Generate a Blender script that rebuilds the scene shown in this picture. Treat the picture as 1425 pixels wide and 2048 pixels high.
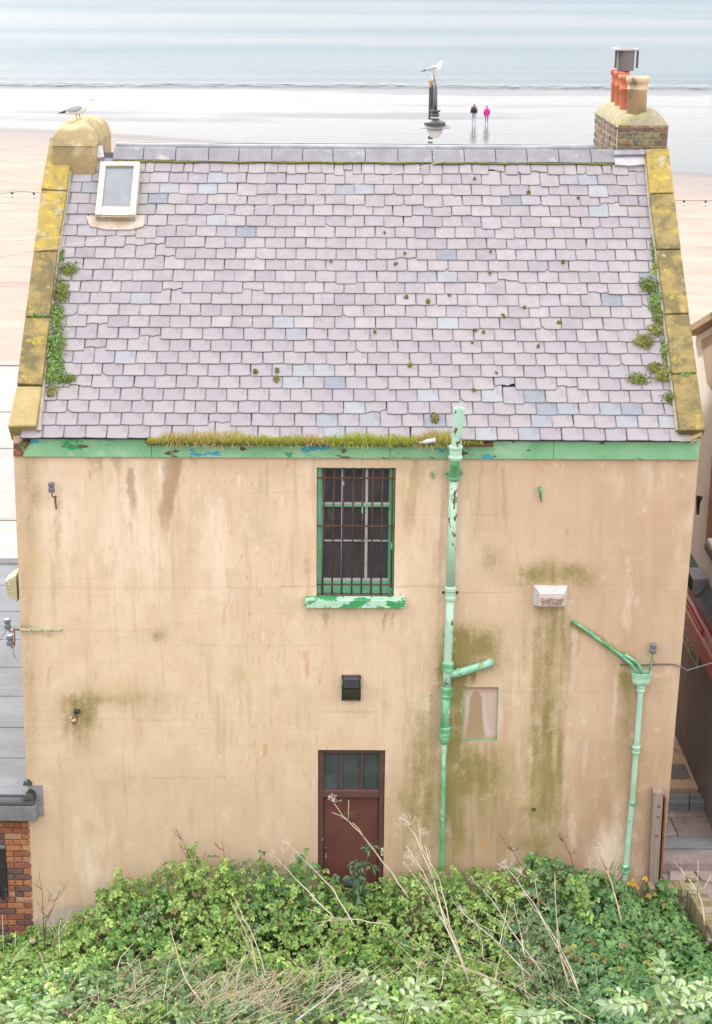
import bpy, bmesh, math, random
import numpy as np
from mathutils import Vector, Matrix
random.seed(7); rng = np.random.default_rng(7)
for o in list(bpy.data.objects): bpy.data.objects.remove(o)
scene = bpy.context.scene
COL = scene.collection
rad = math.radians

# ------------------------------------------------------------------ camera, sky, sun, exposure
F, PPX, PPY = 3451.0, 681.1, 1024.0
CAM = np.array([-.28, -19.84, 11.82])
YAW, PIT, ROL = rad(.26), rad(18.10), rad(-.35)
fw = np.array([math.sin(YAW)*math.cos(PIT), math.cos(YAW)*math.cos(PIT), -math.sin(PIT)])
rt = np.array([math.cos(YAW), -math.sin(YAW), 0.]); dn = np.cross(fw, rt)
R_ = math.cos(ROL)*rt + math.sin(ROL)*dn; D_ = -math.sin(ROL)*rt + math.cos(ROL)*dn
cd = bpy.data.cameras.new('camera'); cam = bpy.data.objects.new('camera', cd); COL.objects.link(cam)
mw = Matrix.Identity(4)
for i in range(3):
    mw[i][0] = R_[i]; mw[i][1] = -D_[i]; mw[i][2] = -fw[i]; mw[i][3] = CAM[i]
cam.matrix_world = mw
cd.sensor_fit = 'VERTICAL'; cd.sensor_height = 36.0; cd.lens = F/2048*36
cd.shift_x = 31.4/2048; cd.clip_start = .1; cd.clip_end = 30000
cd.dof.use_dof = True; cd.dof.focus_distance = 21.5; cd.dof.aperture_fstop = 5.0
scene.camera = cam
SUN_EL, SUN_AZ = rad(33), rad(-24)         # azimuth clockwise from the view direction (+y): hazy sun over the sea, a little to the left; the rear of the house is in shade
w = bpy.data.worlds.new('World'); scene.world = w; w.use_nodes = True
wn = w.node_tree; bg = wn.nodes['Background']
sky = wn.nodes.new('ShaderNodeTexSky'); sky.sky_type = 'NISHITA'; sky.sun_disc = False
sky.sun_elevation = SUN_EL; sky.sun_rotation = SUN_AZ; sky.dust_density = 1.5; sky.air_density = 1.0; sky.ozone_density = 1.0
hs = wn.nodes.new('ShaderNodeHueSaturation'); hs.inputs['Saturation'].default_value = .42
cl = wn.nodes.new('ShaderNodeMix'); cl.data_type = 'RGBA'; cl.inputs[0].default_value = .82      # bright cloud over most of the clear sky
# standard overcast: zenith three times as bright as the horizon, the same all round
tcw = wn.nodes.new('ShaderNodeTexCoord'); spw = wn.nodes.new('ShaderNodeSeparateXYZ'); mrw = wn.nodes.new('ShaderNodeMapRange'); vmw = wn.nodes.new('ShaderNodeVectorMath'); vmw.operation = 'SCALE'
vmw.inputs[0].default_value = (11.6, 11.7, 11.9); mrw.inputs[3].default_value = 1/3; mrw.inputs[4].default_value = 1.0
wn.links.new(tcw.outputs['Generated'], spw.inputs[0]); wn.links.new(spw.outputs[2], mrw.inputs[0]); wn.links.new(mrw.outputs[0], vmw.inputs['Scale']); wn.links.new(vmw.outputs[0], cl.inputs[7])
wn.links.new(sky.outputs[0], hs.inputs['Color']); wn.links.new(hs.outputs[0], cl.inputs[6]); wn.links.new(cl.outputs[2], bg.inputs[0])
bg.inputs[1].default_value = .12
sd = bpy.data.lights.new('sun', 'SUN'); sd.energy = 1.3; sd.angle = rad(3); sd.color = (1, .95, .88)
so = bpy.data.objects.new('sun', sd); COL.objects.link(so)
sv = Vector((math.sin(SUN_AZ)*math.cos(SUN_EL), math.cos(SUN_AZ)*math.cos(SUN_EL), math.sin(SUN_EL)))
so.rotation_euler = (-sv).to_track_quat('-Z', 'Y').to_euler()
scene.view_settings.view_transform = 'Standard'; scene.view_settings.look = 'None'
scene.view_settings.exposure = 1.73; scene.view_settings.gamma = 1.0; scene.view_settings.use_curve_mapping = False
scene.render.engine = 'CYCLES'

# ------------------------------------------------------------------ measuring helpers: sight lines from the surveyed photograph onto real planes
def ray(u, v): return fw + R_*(u-PPX)/F + D_*(v-PPY)/F
def onY(u, v, y=0.): d = ray(u, v); return CAM + d*((y-CAM[1])/d[1])
def onX(u, v, x): d = ray(u, v); return CAM + d*((x-CAM[0])/d[0])
def onZ(u, v, z): d = ray(u, v); return CAM + d*((z-CAM[2])/d[2])
def onP(u, v, p, n): d = ray(u, v); return CAM + d*(((p-CAM)@n)/(d@n))
def pj(P):
    d = np.asarray(P)-CAM; z = d@fw
    return PPX+F*(d@R_)/z, PPY+F*(d@D_)/z
def wx(u, v=1200): return float(onY(u, v)[0])
def wz(v, u=712): return float(onY(u, v)[2])

# ------------------------------------------------------------------ noise in numpy
def vnoise(x, y, seed=0):
    r = np.random.default_rng(seed); T = r.random((256, 256))
    xi = np.floor(x).astype(int); yi = np.floor(y).astype(int)
    fx = x-xi; fy = y-yi; fx = fx*fx*(3-2*fx); fy = fy*fy*(3-2*fy)
    a = T[xi % 256, yi % 256]; b = T[(xi+1) % 256, yi % 256]; c = T[xi % 256, (yi+1) % 256]; d = T[(xi+1) % 256, (yi+1) % 256]
    return (a*(1-fx)+b*fx)*(1-fy)+(c*(1-fx)+d*fx)*fy
def fbm(x, y, seed=0, o=4):
    x = np.asarray(x, float); y = np.asarray(y, float)
    s = 0; a = .5; t = 0
    for i in range(o):
        s = s+a*vnoise(x*2**i, y*2**i, seed+i); t += a; a *= .5
    return s/t
def sstep(a, b, x): t = np.clip((np.asarray(x, float)-a)/(b-a), 0, 1); return t*t*(3-2*t)

# ------------------------------------------------------------------ materials
def M(name, c1, c2=None, ns=4., layers=(), rough=.8, rough2=None, bump=.3, bs=60., bdist=.01, metal=0., stretch=(1, 1, 1), tint=None, spec=.5, transl=0., obj_coord=True, contrast=(.3, .7), brick=None, alpha_attr=None):
    m = bpy.data.materials.new(name); m.use_nodes = True
    nt = m.node_tree; N = nt.nodes; L = nt.links; p = N['Principled BSDF']
    tc = N.new('ShaderNodeTexCoord')
    def mapping(st, loc=0.):
        mp = N.new('ShaderNodeMapping'); mp.inputs['Scale'].default_value = st; mp.inputs['Location'].default_value = (loc, loc*.7, loc*1.3)
        L.new(tc.outputs['Object'], mp.inputs[0]); return mp.outputs[0]
    def noise(sc, st=(1, 1, 1), det=5., ro=.6, loc=0.):
        n = N.new('ShaderNodeTexNoise'); n.inputs['Scale'].default_value = sc; n.inputs['Detail'].default_value = det; n.inputs['Roughness'].default_value = ro
        L.new(mapping(st, loc), n.inputs['Vector']); return n.outputs['Fac']
    def ramp(sock, lo, hi):
        r = N.new('ShaderNodeMapRange'); r.inputs['From Min'].default_value = lo; r.inputs['From Max'].default_value = hi; r.interpolation_type = 'SMOOTHSTEP'
        L.new(sock, r.inputs['Value']); return r.outputs[0]
    def mul(a, b, op='MULTIPLY'):
        x = N.new('ShaderNodeMath'); x.operation = op
        for i, s in enumerate((a, b)):
            if isinstance(s, (int, float)): x.inputs[i].default_value = s
            else: L.new(s, x.inputs[i])
        return x.outputs[0]
    def mix(f, a, b, bt='MIX'):
        x = N.new('ShaderNodeMix'); x.data_type = 'RGBA'; x.blend_type = bt
        if isinstance(f, (int, float)): x.inputs[0].default_value = f
        else: L.new(f, x.inputs[0])
        for i, s in ((6, a), (7, b)):
            if isinstance(s, (tuple, list)): x.inputs[i].default_value = (*s[:3], 1)
            else: L.new(s, x.inputs[i])
        return x.outputs[2]
    c2 = c2 or tuple(v*.75 for v in c1)
    col = mix(ramp(noise(ns, stretch), *contrast), c1, c2)
    if tint:
        a = N.new('ShaderNodeAttribute'); a.attribute_name = tint
        col = mix(1., col, a.outputs['Color'], 'MULTIPLY')
    bh = noise(bs, stretch, 4.)
    if brick:
        b = N.new('ShaderNodeTexBrick'); b.inputs['Scale'].default_value = 1.; b.inputs['Mortar Size'].default_value = brick[2]
        b.inputs['Brick Width'].default_value = brick[0]; b.inputs['Row Height'].default_value = brick[1]; b.inputs['Mortar Smooth'].default_value = .6
        sp = N.new('ShaderNodeSeparateXYZ'); L.new(tc.outputs['Object'], sp.inputs[0]); cb = N.new('ShaderNodeCombineXYZ')
        L.new(sp.outputs[0], cb.inputs[0]); L.new(sp.outputs[brick[4] if len(brick) > 4 else 2], cb.inputs[1]); L.new(cb.outputs[0], b.inputs['Vector'])
        f = mul(mul(b.outputs['Fac'], brick[3]), ramp(noise(1.3, loc=9.), .42, .68))
        col = mix(f, col, tuple(v*.5 for v in c1)); bh = mul(bh, mul(f, .5), 'SUBTRACT')
    ro = None
    for l in layers:
        c, d = l
        f = None
        if 'scale' in d:
            f = ramp(noise(d['scale'], d.get('st', (1, 1, 1)), d.get('det', 6.), .65, d.get('loc', 3.)), d['lo'], d['hi'])
        if 'attr' in d:
            a = N.new('ShaderNodeAttribute'); a.attribute_name = d['attr']
            g = a.outputs['Fac']
            if d.get('edge'):       # break the mask's edge up with noise
                g = ramp(mul(g, mul(noise(d['edge'], d.get('est', (1, 1, 1)), 6., .7), .9, 'MULTIPLY_ADD') if False else mul(mul(noise(d['edge'], d.get('est', (1, 1, 1)), 6., .7), -.5, 'ADD'), d.get('eamt', .8)), 'ADD'), d.get('elo', .15), d.get('ehi', .75))
                z = ramp(a.outputs['Fac'], 0., .08); g = mul(g, z)
            f = g if f is None else mul(f, g)
        if 'amt' in d: f = mul(f, d['amt'])
        col = mix(f, col, c, d.get('blend', 'MIX'))
        if 'rough' in d:
            r0 = ro if ro is not None else rough
            x = N.new('ShaderNodeMix'); x.data_type = 'FLOAT'; L.new(f, x.inputs[0])
            if isinstance(r0, (int, float)): x.inputs[2].default_value = r0
            else: L.new(r0, x.inputs[2])
            x.inputs[3].default_value = d['rough']; ro = x.outputs[0]
        if d.get('bump'): bh = mul(bh, mul(f, d['bump']), 'ADD')
    L.new(col, p.inputs['Base Color'])
    if ro is not None: L.new(ro, p.inputs['Roughness'])
    else: p.inputs['Roughness'].default_value = rough
    p.inputs['Metallic'].default_value = metal; p.inputs['Specular IOR Level'].default_value = spec
    if bump:
        b = N.new('ShaderNodeBump'); b.inputs['Strength'].default_value = bump; b.inputs['Distance'].default_value = bdist
        L.new(bh, b.inputs['Height']); L.new(b.outputs[0], p.inputs['Normal'])
    if transl:
        t = N.new('ShaderNodeBsdfTranslucent'); L.new(mix(1., col, (1.3, 1.5, .8), 'MULTIPLY'), t.inputs[0]); s = N.new('ShaderNodeMixShader'); s.inputs[0].default_value = transl
        L.new(p.outputs[0], s.inputs[1]); L.new(t.outputs[0], s.inputs[2]); L.new(s.outputs[0], N['Material Output'].inputs[0])
    return m

# ------------------------------------------------------------------ mesh building
class MB:
    def __init__(s): s.v = []; s.f = []; s.mi = []; s.cur = 0
    def add(s, vs, fs):
        o = len(s.v); s.v += [tuple(map(float, p)) for p in vs]
        for f in fs: s.f.append([i+o for i in f]); s.mi.append(s.cur)
        return s
    def box(s, x0, x1, y0, y1, z0, z1):
        return s.hexa([(x0, y0, z0), (x1, y0, z0), (x1, y1, z0), (x0, y1, z0), (x0, y0, z1), (x1, y0, z1), (x1, y1, z1), (x0, y1, z1)])
    def hexa(s, p): return s.add(p, [(3, 2, 1, 0), (4, 5, 6, 7), (0, 1, 5, 4), (1, 2, 6, 5), (2, 3, 7, 6), (3, 0, 4, 7)])
    def quad(s, a, b, c, d): return s.add([a, b, c, d], [(0, 1, 2, 3)])
    def tube(s, pts, r, n=10, cap=True):
        P = [Vector(p) for p in pts]; R = r if isinstance(r, (list, tuple)) else [r]*len(P)
        vs = []; up = None
        for i, p in enumerate(P):
            t = (P[min(i+1, len(P)-1)]-P[max(i-1, 0)]).normalized()
            if up is None:
                up = Vector((0, 0, 1)) if abs(t.z) < .9 else Vector((1, 0, 0))
            a = (up-t*up.dot(t)).normalized(); up = a; b = t.cross(a)
            for k in range(n):
                q = 2*math.pi*k/n; vs.append(p+(a*math.cos(q)+b*math.sin(q))*R[i])
        fs = [(i*n+k, i*n+(k+1) % n, (i+1)*n+(k+1) % n, (i+1)*n+k) for i in range(len(P)-1) for k in range(n)]
        if cap: fs += [tuple(range(n-1, -1, -1)), tuple((len(P)-1)*n+k for k in range(n))]
        return s.add(vs, fs)
    def lathe(s, prof, c, n=20, axis=(0, 0, 1), cap=True):
        ax = Vector(axis).normalized(); a = ax.orthogonal().normalized(); b = ax.cross(a); c = Vector(c)
        vs = [c+ax*h+(a*math.cos(2*math.pi*k/n)+b*math.sin(2*math.pi*k/n))*r for r, h in prof for k in range(n)]
        m = len(prof)
        fs = [(i*n+k, i*n+(k+1) % n, (i+1)*n+(k+1) % n, (i+1)*n+k) for i in range(m-1) for k in range(n)]
        if cap: fs += [tuple(range(n-1, -1, -1)), tuple((m-1)*n+k for k in range(n))]
        return s.add(vs, fs)
    def mesh(s, name, mats, smooth=False, bevel=0., jit=0.):
        me = bpy.data.meshes.new(name)
        if jit:
            s.v = [(x+random.uniform(-jit, jit), y+random.uniform(-jit, jit), z+random.uniform(-jit, jit)) for x, y, z in s.v]
        me.from_pydata(s.v, [], s.f)
        for m in (mats if isinstance(mats, (list, tuple)) else [mats]): me.materials.append(m)
        me.polygons.foreach_set('material_index', s.mi)
        bm = bmesh.new(); bm.from_mesh(me); bmesh.ops.recalc_face_normals(bm, faces=bm.faces)
        if bevel:
            bmesh.ops.bevel(bm, geom=[e for e in bm.edges], offset=bevel, segments=2 if bevel > .008 else 1, affect='EDGES', profile=.5)
        bm.to_mesh(me); bm.free()
        if smooth: me.polygons.foreach_set('use_smooth', [True]*len(me.polygons))
        me.update(); return me
    def build(s, name, mats, parent=None, **k): return link(name, s.mesh(name, mats, **k), parent)
def link(name, data, parent=None):
    o = bpy.data.objects.new(name, data); COL.objects.link(o)
    if parent is not None: o.parent = parent; o.matrix_parent_inverse = parent.matrix_world.inverted() if False else Matrix.Translation(-Vector(parent.get('_o', (0, 0, 0))))
    return o
def tag(o, label=None, cat=None, group=None, kind=None):
    if label: o['label'] = label
    if cat: o['category'] = cat
    if group: o['group'] = group
    if kind: o['kind'] = kind
    return o
def empty(name, loc, label, cat, group=None):
    """thing root; parts are modelled in world coordinates, link() compensates the offset"""
    o = bpy.data.objects.new(name, None); COL.objects.link(o); o.location = loc; o.empty_display_size = .1
    o['_o'] = tuple(float(v) for v in loc); tag(o, label, cat, group); return o
def struct(name, mb, mats, **k): return tag(mb.build(name, mats, **k), kind='structure')
def npmesh(name, V, Fq, mats, tint=None, smooth=False):
    """V (n,3); Fq (m,k) faces; tint (n,3) point colours"""
    me = bpy.data.meshes.new(name); m, k = Fq.shape
    me.vertices.add(len(V)); me.vertices.foreach_set('co', np.asarray(V, np.float32).ravel())
    me.loops.add(m*k); me.loops.foreach_set('vertex_index', Fq.astype(np.int32).ravel())
    me.polygons.add(m); me.polygons.foreach_set('loop_start', (np.arange(m)*k).astype(np.int32))
    try: me.polygons.foreach_set('loop_total', np.full(m, k, np.int32))
    except Exception: pass
    for q in (mats if isinstance(mats, (list, tuple)) else [mats]): me.materials.append(q)
    if tint is not None:
        a = me.attributes.new('tint', 'FLOAT_COLOR', 'POINT'); c = np.ones((len(V), 4), np.float32); c[:, :3] = tint; a.data.foreach_set('color', c.ravel())
    if smooth: me.polygons.foreach_set('use_smooth', [True]*m)
    me.update(calc_edges=True); me.validate(); return me
def text_mesh(body, size, ext=.0015, space=1.):
    c = bpy.data.curves.new('lettering', 'FONT'); c.body = body; c.size = size; c.align_x = 'CENTER'; c.align_y = 'CENTER'; c.extrude = ext; c.space_character = space
    o = bpy.data.objects.new('tmp', c); COL.objects.link(o); bpy.context.view_layer.update()
    me = bpy.data.meshes.new_from_object(o.evaluated_get(bpy.context.evaluated_depsgraph_get())); bpy.data.objects.remove(o); return me
# ------------------------------------------------------------------ setting: beach, sea, promenade, ground
BZ = -2.6
def sheet(name, xs, ys, zf, mat):
    X, Y = np.meshgrid(xs, ys); Z = zf(X, Y); V = np.stack([X, Y, Z], -1).reshape(-1, 3); n = len(xs)
    i = (np.arange(len(ys)-1)[:, None]*n+np.arange(n-1)[None, :]).ravel()
    return tag(link(name, npmesh(name, V, np.stack([i, i+1, i+1+n, i+n], 1), mat, smooth=True)), kind='structure')
m_beach = M('beach_sand', (.30, .247, .21), (.255, .205, .172), ns=.5, rough=.9, bump=.5, bs=1.6, bdist=.05, stretch=(.35, 1, 1), spec=.5,
            layers=[((.20, .135, .10), dict(scale=1.1, st=(.22, 1, 1), lo=.54, hi=.66, amt=.55)),
                    ((.195, .17, .162), dict(attr='damp', amt=.85, rough=.6)),
                    ((.072, .073, .078), dict(attr='wet', edge=.12, est=(.15, 1, 1), eamt=.5, elo=.3, ehi=.7, rough=.07)),
                    ((.105, .10, .11), dict(scale=.05, st=(.16, .9, 1), lo=.54, hi=.60, attr='wet', amt=.55, rough=.35)), ((.15, .14, .15), dict(scale=.10, st=(.05, 2.2, 1), lo=.60, hi=.64, attr='wet', amt=.7, loc=23., rough=.3)),
                    ])
xs = np.concatenate([np.linspace(-9000, -120, 8), np.linspace(-100, 100, 60), np.linspace(120, 9000, 8)])
ys = np.concatenate([np.linspace(33, 230, 110), [400, 1500, 12000]])
m_beach.node_tree.nodes['Principled BSDF'].inputs['IOR'].default_value = 1.06
beach = sheet('beach', xs, ys, lambda X, Y: BZ - np.clip((Y-165)/60, 0, 1)*.5 + .02*(fbm(X*.2, Y*.2, 3)-.5)*(Y < 110), m_beach)
co = np.array([v.co for v in beach.data.vertices])
wetline = 116 - 14*np.clip(co[:, 0]/26, -1, 1) + 3*(fbm(co[:, 0]*.05, co[:, 1]*.02, 5)-.5)
for nm, val in (('damp', sstep(wetline-26, wetline-8, co[:, 1])), ('wet', sstep(wetline-17, wetline+8, co[:, 1]))):
    a = beach.data.attributes.new(nm, 'FLOAT', 'POINT'); a.data.foreach_set('value', val.astype(np.float32))

def water_mat():
    m = bpy.data.materials.new('sea_water'); m.use_nodes = True; nt = m.node_tree; N = nt.nodes; L = nt.links; p = N['Principled BSDF']
    tc = N.new('ShaderNodeTexCoord')
    def nz(sc, st, det=4.):
        mp = N.new('ShaderNodeMapping'); mp.inputs['Scale'].default_value = st; L.new(tc.outputs['Object'], mp.inputs[0])
        n = N.new('ShaderNodeTexNoise'); n.inputs['Scale'].default_value = sc; n.inputs['Detail'].default_value = det; L.new(mp.outputs[0], n.inputs[0]); return n.outputs['Fac']
    big = nz(.014, (.3, 1.1, 1), 5.); 
    r = N.new('ShaderNodeMapRange'); r.inputs[1].default_value = .4; r.inputs[2].default_value = .62; L.new(big, r.inputs[0])
    x = N.new('ShaderNodeMix'); x.data_type = 'RGBA'; L.new(r.outputs[0], x.inputs[0]); x.inputs[6].default_value = (.120, .138, .150, 1); x.inputs[7].default_value = (.096, .124, .142, 1)
    L.new(x.outputs[2], p.inputs['Base Color']); p.inputs['IOR'].default_value = 1.07      # wave facets that show are tilted to the eye: little mirror left at this flat angle
    q = N.new('ShaderNodeMapRange'); q.inputs[1].default_value = .4; q.inputs[2].default_value = .62; q.inputs[3].default_value = .30; q.inputs[4].default_value = .36; L.new(big, q.inputs[0]); L.new(q.outputs[0], p.inputs['Roughness'])
    b = N.new('ShaderNodeBump'); b.inputs['Strength'].default_value = .9; b.inputs['Distance'].default_value = .35; L.new(nz(1.1, (.5, 1, 1), 6.), b.inputs['Height'])
    b2 = N.new('ShaderNodeBump'); b2.inputs['Strength'].default_value = .5; b2.inputs['Distance'].default_value = .45; L.new(nz(.10, (.22, 1, 1), 3.), b2.inputs['Height']); L.new(b.outputs[0], b2.inputs['Normal'])
    L.new(b2.outputs[0], p.inputs['Normal']); return m
m_sea = water_mat()
m_foam = M('sea_foam', (.34, .33, .33), (.24, .23, .23), ns=3, rough=.9, bump=.5, bs=6., bdist=.1)
xs = np.concatenate([np.linspace(-9000, -200, 8), np.linspace(-180, 180, 140), np.linspace(200, 9000, 8)])
t = np.linspace(0, 1, 70)
ys0 = np.concatenate([t[:50]*1.8, [90+10*k for k in range(5)], [600, 2000, 8000, 25000]])
ys0 = np.concatenate([np.linspace(0, 60, 90), np.linspace(65, 160, 20), [300, 900, 3000, 9000, 26000]])
def shore(X): return 172 + 2.0*(fbm(X*.03, X*0+3, 8, 2)-.5)
X, Y = np.meshgrid(xs, ys0); YY = Y + shore(X)*(1-sstep(0, 500, Y)) + 172*sstep(0, 500, Y)
wave = .25*.10*np.exp(-((Y-4-2*(fbm(X*.05, X*0, 4, 2)-.5))/1.0)**2) + .12*np.exp(-((Y-13-3*(fbm(X*.03, X*0, 14, 2)-.5))/2.2)**2)*(.4+fbm(X*.02, X*0+1, 6, 2)) + .08*np.exp(-((Y-27)/3.)**2)
Z = BZ - .02 + np.where(Y <= 0, -.12, .0) + wave
V = np.stack([X, YY, Z], -1).reshape(-1, 3); n = len(xs); i = (np.arange(len(ys0)-1)[:, None]*n+np.arange(n-1)[None, :]).ravel()
sea = tag(link('sea', npmesh('sea', V, np.stack([i, i+1, i+1+n, i+n], 1), m_sea, smooth=True)), kind='structure')
# broken line of foam at the waterline
fv = []; ff = []
for k in range(1500):
    x = random.uniform(-110, 110); y = float(shore(np.array([x]))[0])+random.uniform(1.2, 5.2); l = random.uniform(.3, 1.4); d = random.uniform(.08, .25); z = BZ+.08+.06*math.exp(-((y-176)/1.)**2); o = len(fv)
    fv += [(x-l, y, z), (x, y-d, z+.02), (x+l, y, z), (x, y+d, z+.02)]; ff.append((o, o+1, o+2, o+3))
tag(link('surf_foam', npmesh('surf_foam', np.array(fv), np.array(ff), m_foam)), 'broken white line of surf along the edge of the sea', 'surf', kind='stuff')

m_prom = M('promenade_paving', (.285, .25, .225), (.235, .205, .185), ns=1.2, rough=.9, bump=.2, bs=30, brick=(.9, .6, .012, .8, 1),
           layers=[((.22, .20, .185), dict(scale=1.2, st=(.4, 1, 1), lo=.56, hi=.72, amt=.5))])
PZ = -.6
mb = MB(); mb.box(-300, 300, 9.4, 33.2, -3.5, PZ)
struct('promenade', mb, m_prom)
m_kerb = M('kerb_stone', (.22, .195, .18), (.17, .15, .14), ns=6, rough=.85)
for y0, d in ((23.3, .22), (27.0, .16), (17.4, .18), (32.6, .5)):
    struct('kerb', MB().box(-300, 300, y0, y0+d, PZ-.02, PZ+(.02 if d != .5 else .04)), m_kerb)
m_road = M('road_surface', (.245, .22, .20), (.205, .185, .17), ns=2., rough=.9, bump=.3, bs=50, layers=[((.33, .31, .30), dict(scale=.8, lo=.5, hi=.7, amt=.6))])
struct('road', MB().box(-300, 300, 17.6, 23.28, PZ-.1, PZ+.004), m_road)

def gz(x, y):
    x = np.asarray(x, float); y = np.asarray(y, float)
    z = -.45 - .10*sstep(-3, -4.3, x) + .26*np.clip(-.9-y, 0, 40) + .1*(fbm(x*.9, y*.9, 21)-.5)*sstep(-.1, -1.5, y)
    return z
m_soil = M('soil', (.07, .05, .035), (.12, .09, .06), ns=8, rough=.95, bump=.8, bs=20, bdist=.03)
ground = sheet('ground', np.concatenate([[-80, -40, -20], np.linspace(-9, 9, 60), [20, 40, 80]]), np.concatenate([[-60, -40, -28], np.linspace(-24, -7, 20), np.linspace(-6.8, .3, 40), [3, 9.5]]), gz, m_soil)

# ------------------------------------------------------------------ the house
house = empty('house', (0, 4, -.5), 'rendered beige seaside house with purple slate roof and peeling green pipes', 'house')
SL = rad(39.06); E0 = np.array([0., -.13, 6.274]); NR = np.array([0., -math.sin(SL), math.cos(SL)]); TR = np.array([0., math.cos(SL), math.sin(SL)])
def roofp(x, s, h=0.): return E0 + np.array([x, 0, 0]) + TR*s + NR*h
def roofxs(u, v, h=0.): p = onP(u, v, E0+NR*h, NR); return float(p[0]), float((p-E0-NR*h)@TR)
S_R = 4.70     # slope length to the ridge

# --- rear wall with stained render
win = dict(x0=-.476, x1=.473, z0=4.20, z1=5.895); door = dict(x0=-.453, x1=.398, z0=-.5, z1=2.163)
pan = dict(x0=wx(925, 1420), x1=wx(997, 1420), z0=wz(1481, 960), z1=wz(1374, 960))
def lines(a, b, step, extra):
    L = list(np.linspace(a, b, int((b-a)/step)+1)); 
    for e in extra:
        j = int(np.argmin([abs(q-e) for q in L])); L[j] = e
    return np.array(sorted(set(L)))
ZT = 6.30
gx = lines(-4.10, 4.10, .0165, [win['x0'], win['x1'], door['x0'], door['x1'], pan['x0'], pan['x1']])
gzv = lines(-.75, ZT, .018, [win['z0'], win['z1'], door['z1'], pan['z0'], pan['z1']])
X, Z = np.meshgrid(gx, gzv)
lean = np.where(X < 0, -.016*(6.02-Z)*sstep(-1.2, -4.1, X), -.0138*(6.03-Z)*sstep(1.3, 4.1, X))
XX = X+lean
YY = .006*(fbm(X*1.1, Z*1.1, 31)-.5)
V = np.stack([XX, YY, Z], -1).reshape(-1, 3); n = len(gx)
cx = (gx[:-1]+gx[1:])/2; cz = (gzv[:-1]+gzv[1:])/2; CX, CZ = np.meshgrid(cx, cz)
hole = np.zeros(CX.shape, bool)
for d in (win, door, pan): hole |= (CX > d['x0']) & (CX < d['x1']) & (CZ > d['z0']) & (CZ < d['z1'])
i = (np.arange(len(gzv)-1)[:, None]*n+np.arange(n-1)[None, :])[~hole]
U, Vv = pj(V)
wob = 14*(fbm(U*.02, Vv*.02, 41)-.5)*2; wob2 = 14*(fbm(U*.02, Vv*.02, 47)-.5)*2; fine = fbm(U*.12, Vv*.03, 52)
rag = 5*(fbm(U*.11, Vv*.07, 43)-.5)*2+2.5*(fbm(U*.4, Vv*.25, 44)-.5)*2
def blob(cu, cv, ru, rv, s=1., wb=1.): return s*np.exp(-(((U+wob*wb-cu)/ru)**2+((Vv+wob2*wb-cv)/rv)**2))
def streak(pts, wd, s=1., soft=.35, fade=None):
    fade = fade or max(30, .45*(pts[-1][1]-pts[0][1]))
    out = np.zeros_like(U)
    P = np.array(pts, float); vv = P[:, 1]; uu = np.interp(Vv, vv, P[:, 0]); ww = np.interp(Vv, np.linspace(vv[0], vv[-1], len(np.atleast_1d(wd))) if np.ndim(wd) else [vv[0], vv[-1]], wd if np.ndim(wd) else [wd, wd])
    d = np.abs(U+wob*.25+rag-uu)/ww
    return s*(1-sstep(1-soft, 1+soft, d))*sstep(vv[0]-4, vv[0]+4, Vv)*(1-sstep(vv[-1]-fade, vv[-1]+8, Vv))*(.75+.5*fine)
A = np.zeros_like(U); B = A.copy(); Ru = A.copy(); Pa = A.copy()
for a in [(945, 1298, 62, 42, 1.25), (905, 1330, 30, 60, .9), (915, 1420, 16, 130, .95), (908, 1600, 22, 190, .85), (962, 1535, 48, 60, .8), (1000, 1330, 22, 60, .35), (1105, 1150, 66, 24, .95), (1160, 1165, 30, 30, .4), (1050, 1160, 26, 24, .4),
          (985, 1120, 30, 32, .55), (1062, 1620, 12, 10, .8), (1065, 1690, 22, 30, .7), (152, 1420, 52, 46, .62), (160, 1460, 34, 60, .5), (190, 1400, 60, 12, .4), (313, 1276, 17, 15, .7),
          (290, 1400, 80, 36, .38), (240, 1560, 120, 40, .22), (840, 1560, 45, 190, .55), (800, 1680, 60, 90, .3), (1255, 1350, 14, 60, .55), (65, 960, 26, 60, .4), (60, 1120, 18, 220, .42), (62, 1450, 16, 150, .35), (80, 1262, 46, 9, .6), (1000, 1640, 90, 120, .3)]: A += blob(*a)
for a in [([(1082, 1214), (1086, 1560)], [16, 8], .75), ([(1108, 1214), (1102, 1480)], [13, 9], .8), ([(1128, 1214), (1122, 1600)], [5, 8], .6), ([(1066, 1260), (1070, 1720)], [4, 9], .5), ([(1096, 1400), (1088, 1745)], [6, 22], .5), ([(1116, 1420), (1128, 1700)], [5, 9], .35), ([(1140, 1230), (1143, 1470)], 6, .55), ([(1095, 1450), (1092, 1740)], 34, .42), ([(1250, 1345), (1240, 1640)], 13, .6), ([(1225, 1310), (1222, 1420)], 8, .35),
          ([(118, 1000), (116, 1120)], 6, .7), ([(1052, 1180), (1042, 1420)], 9, .32), ([(1170, 1255), (1245, 1305)], 10, .0), ([(948, 1345), (948, 1375)], 6, .8), ([(850, 1420), (846, 1740)], 20, .35), ([(700, 915), (702, 935)], 6, .4), ([(782, 918), (780, 932)], 9, .6)]: A += streak(*a, soft=.95)*.85
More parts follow.
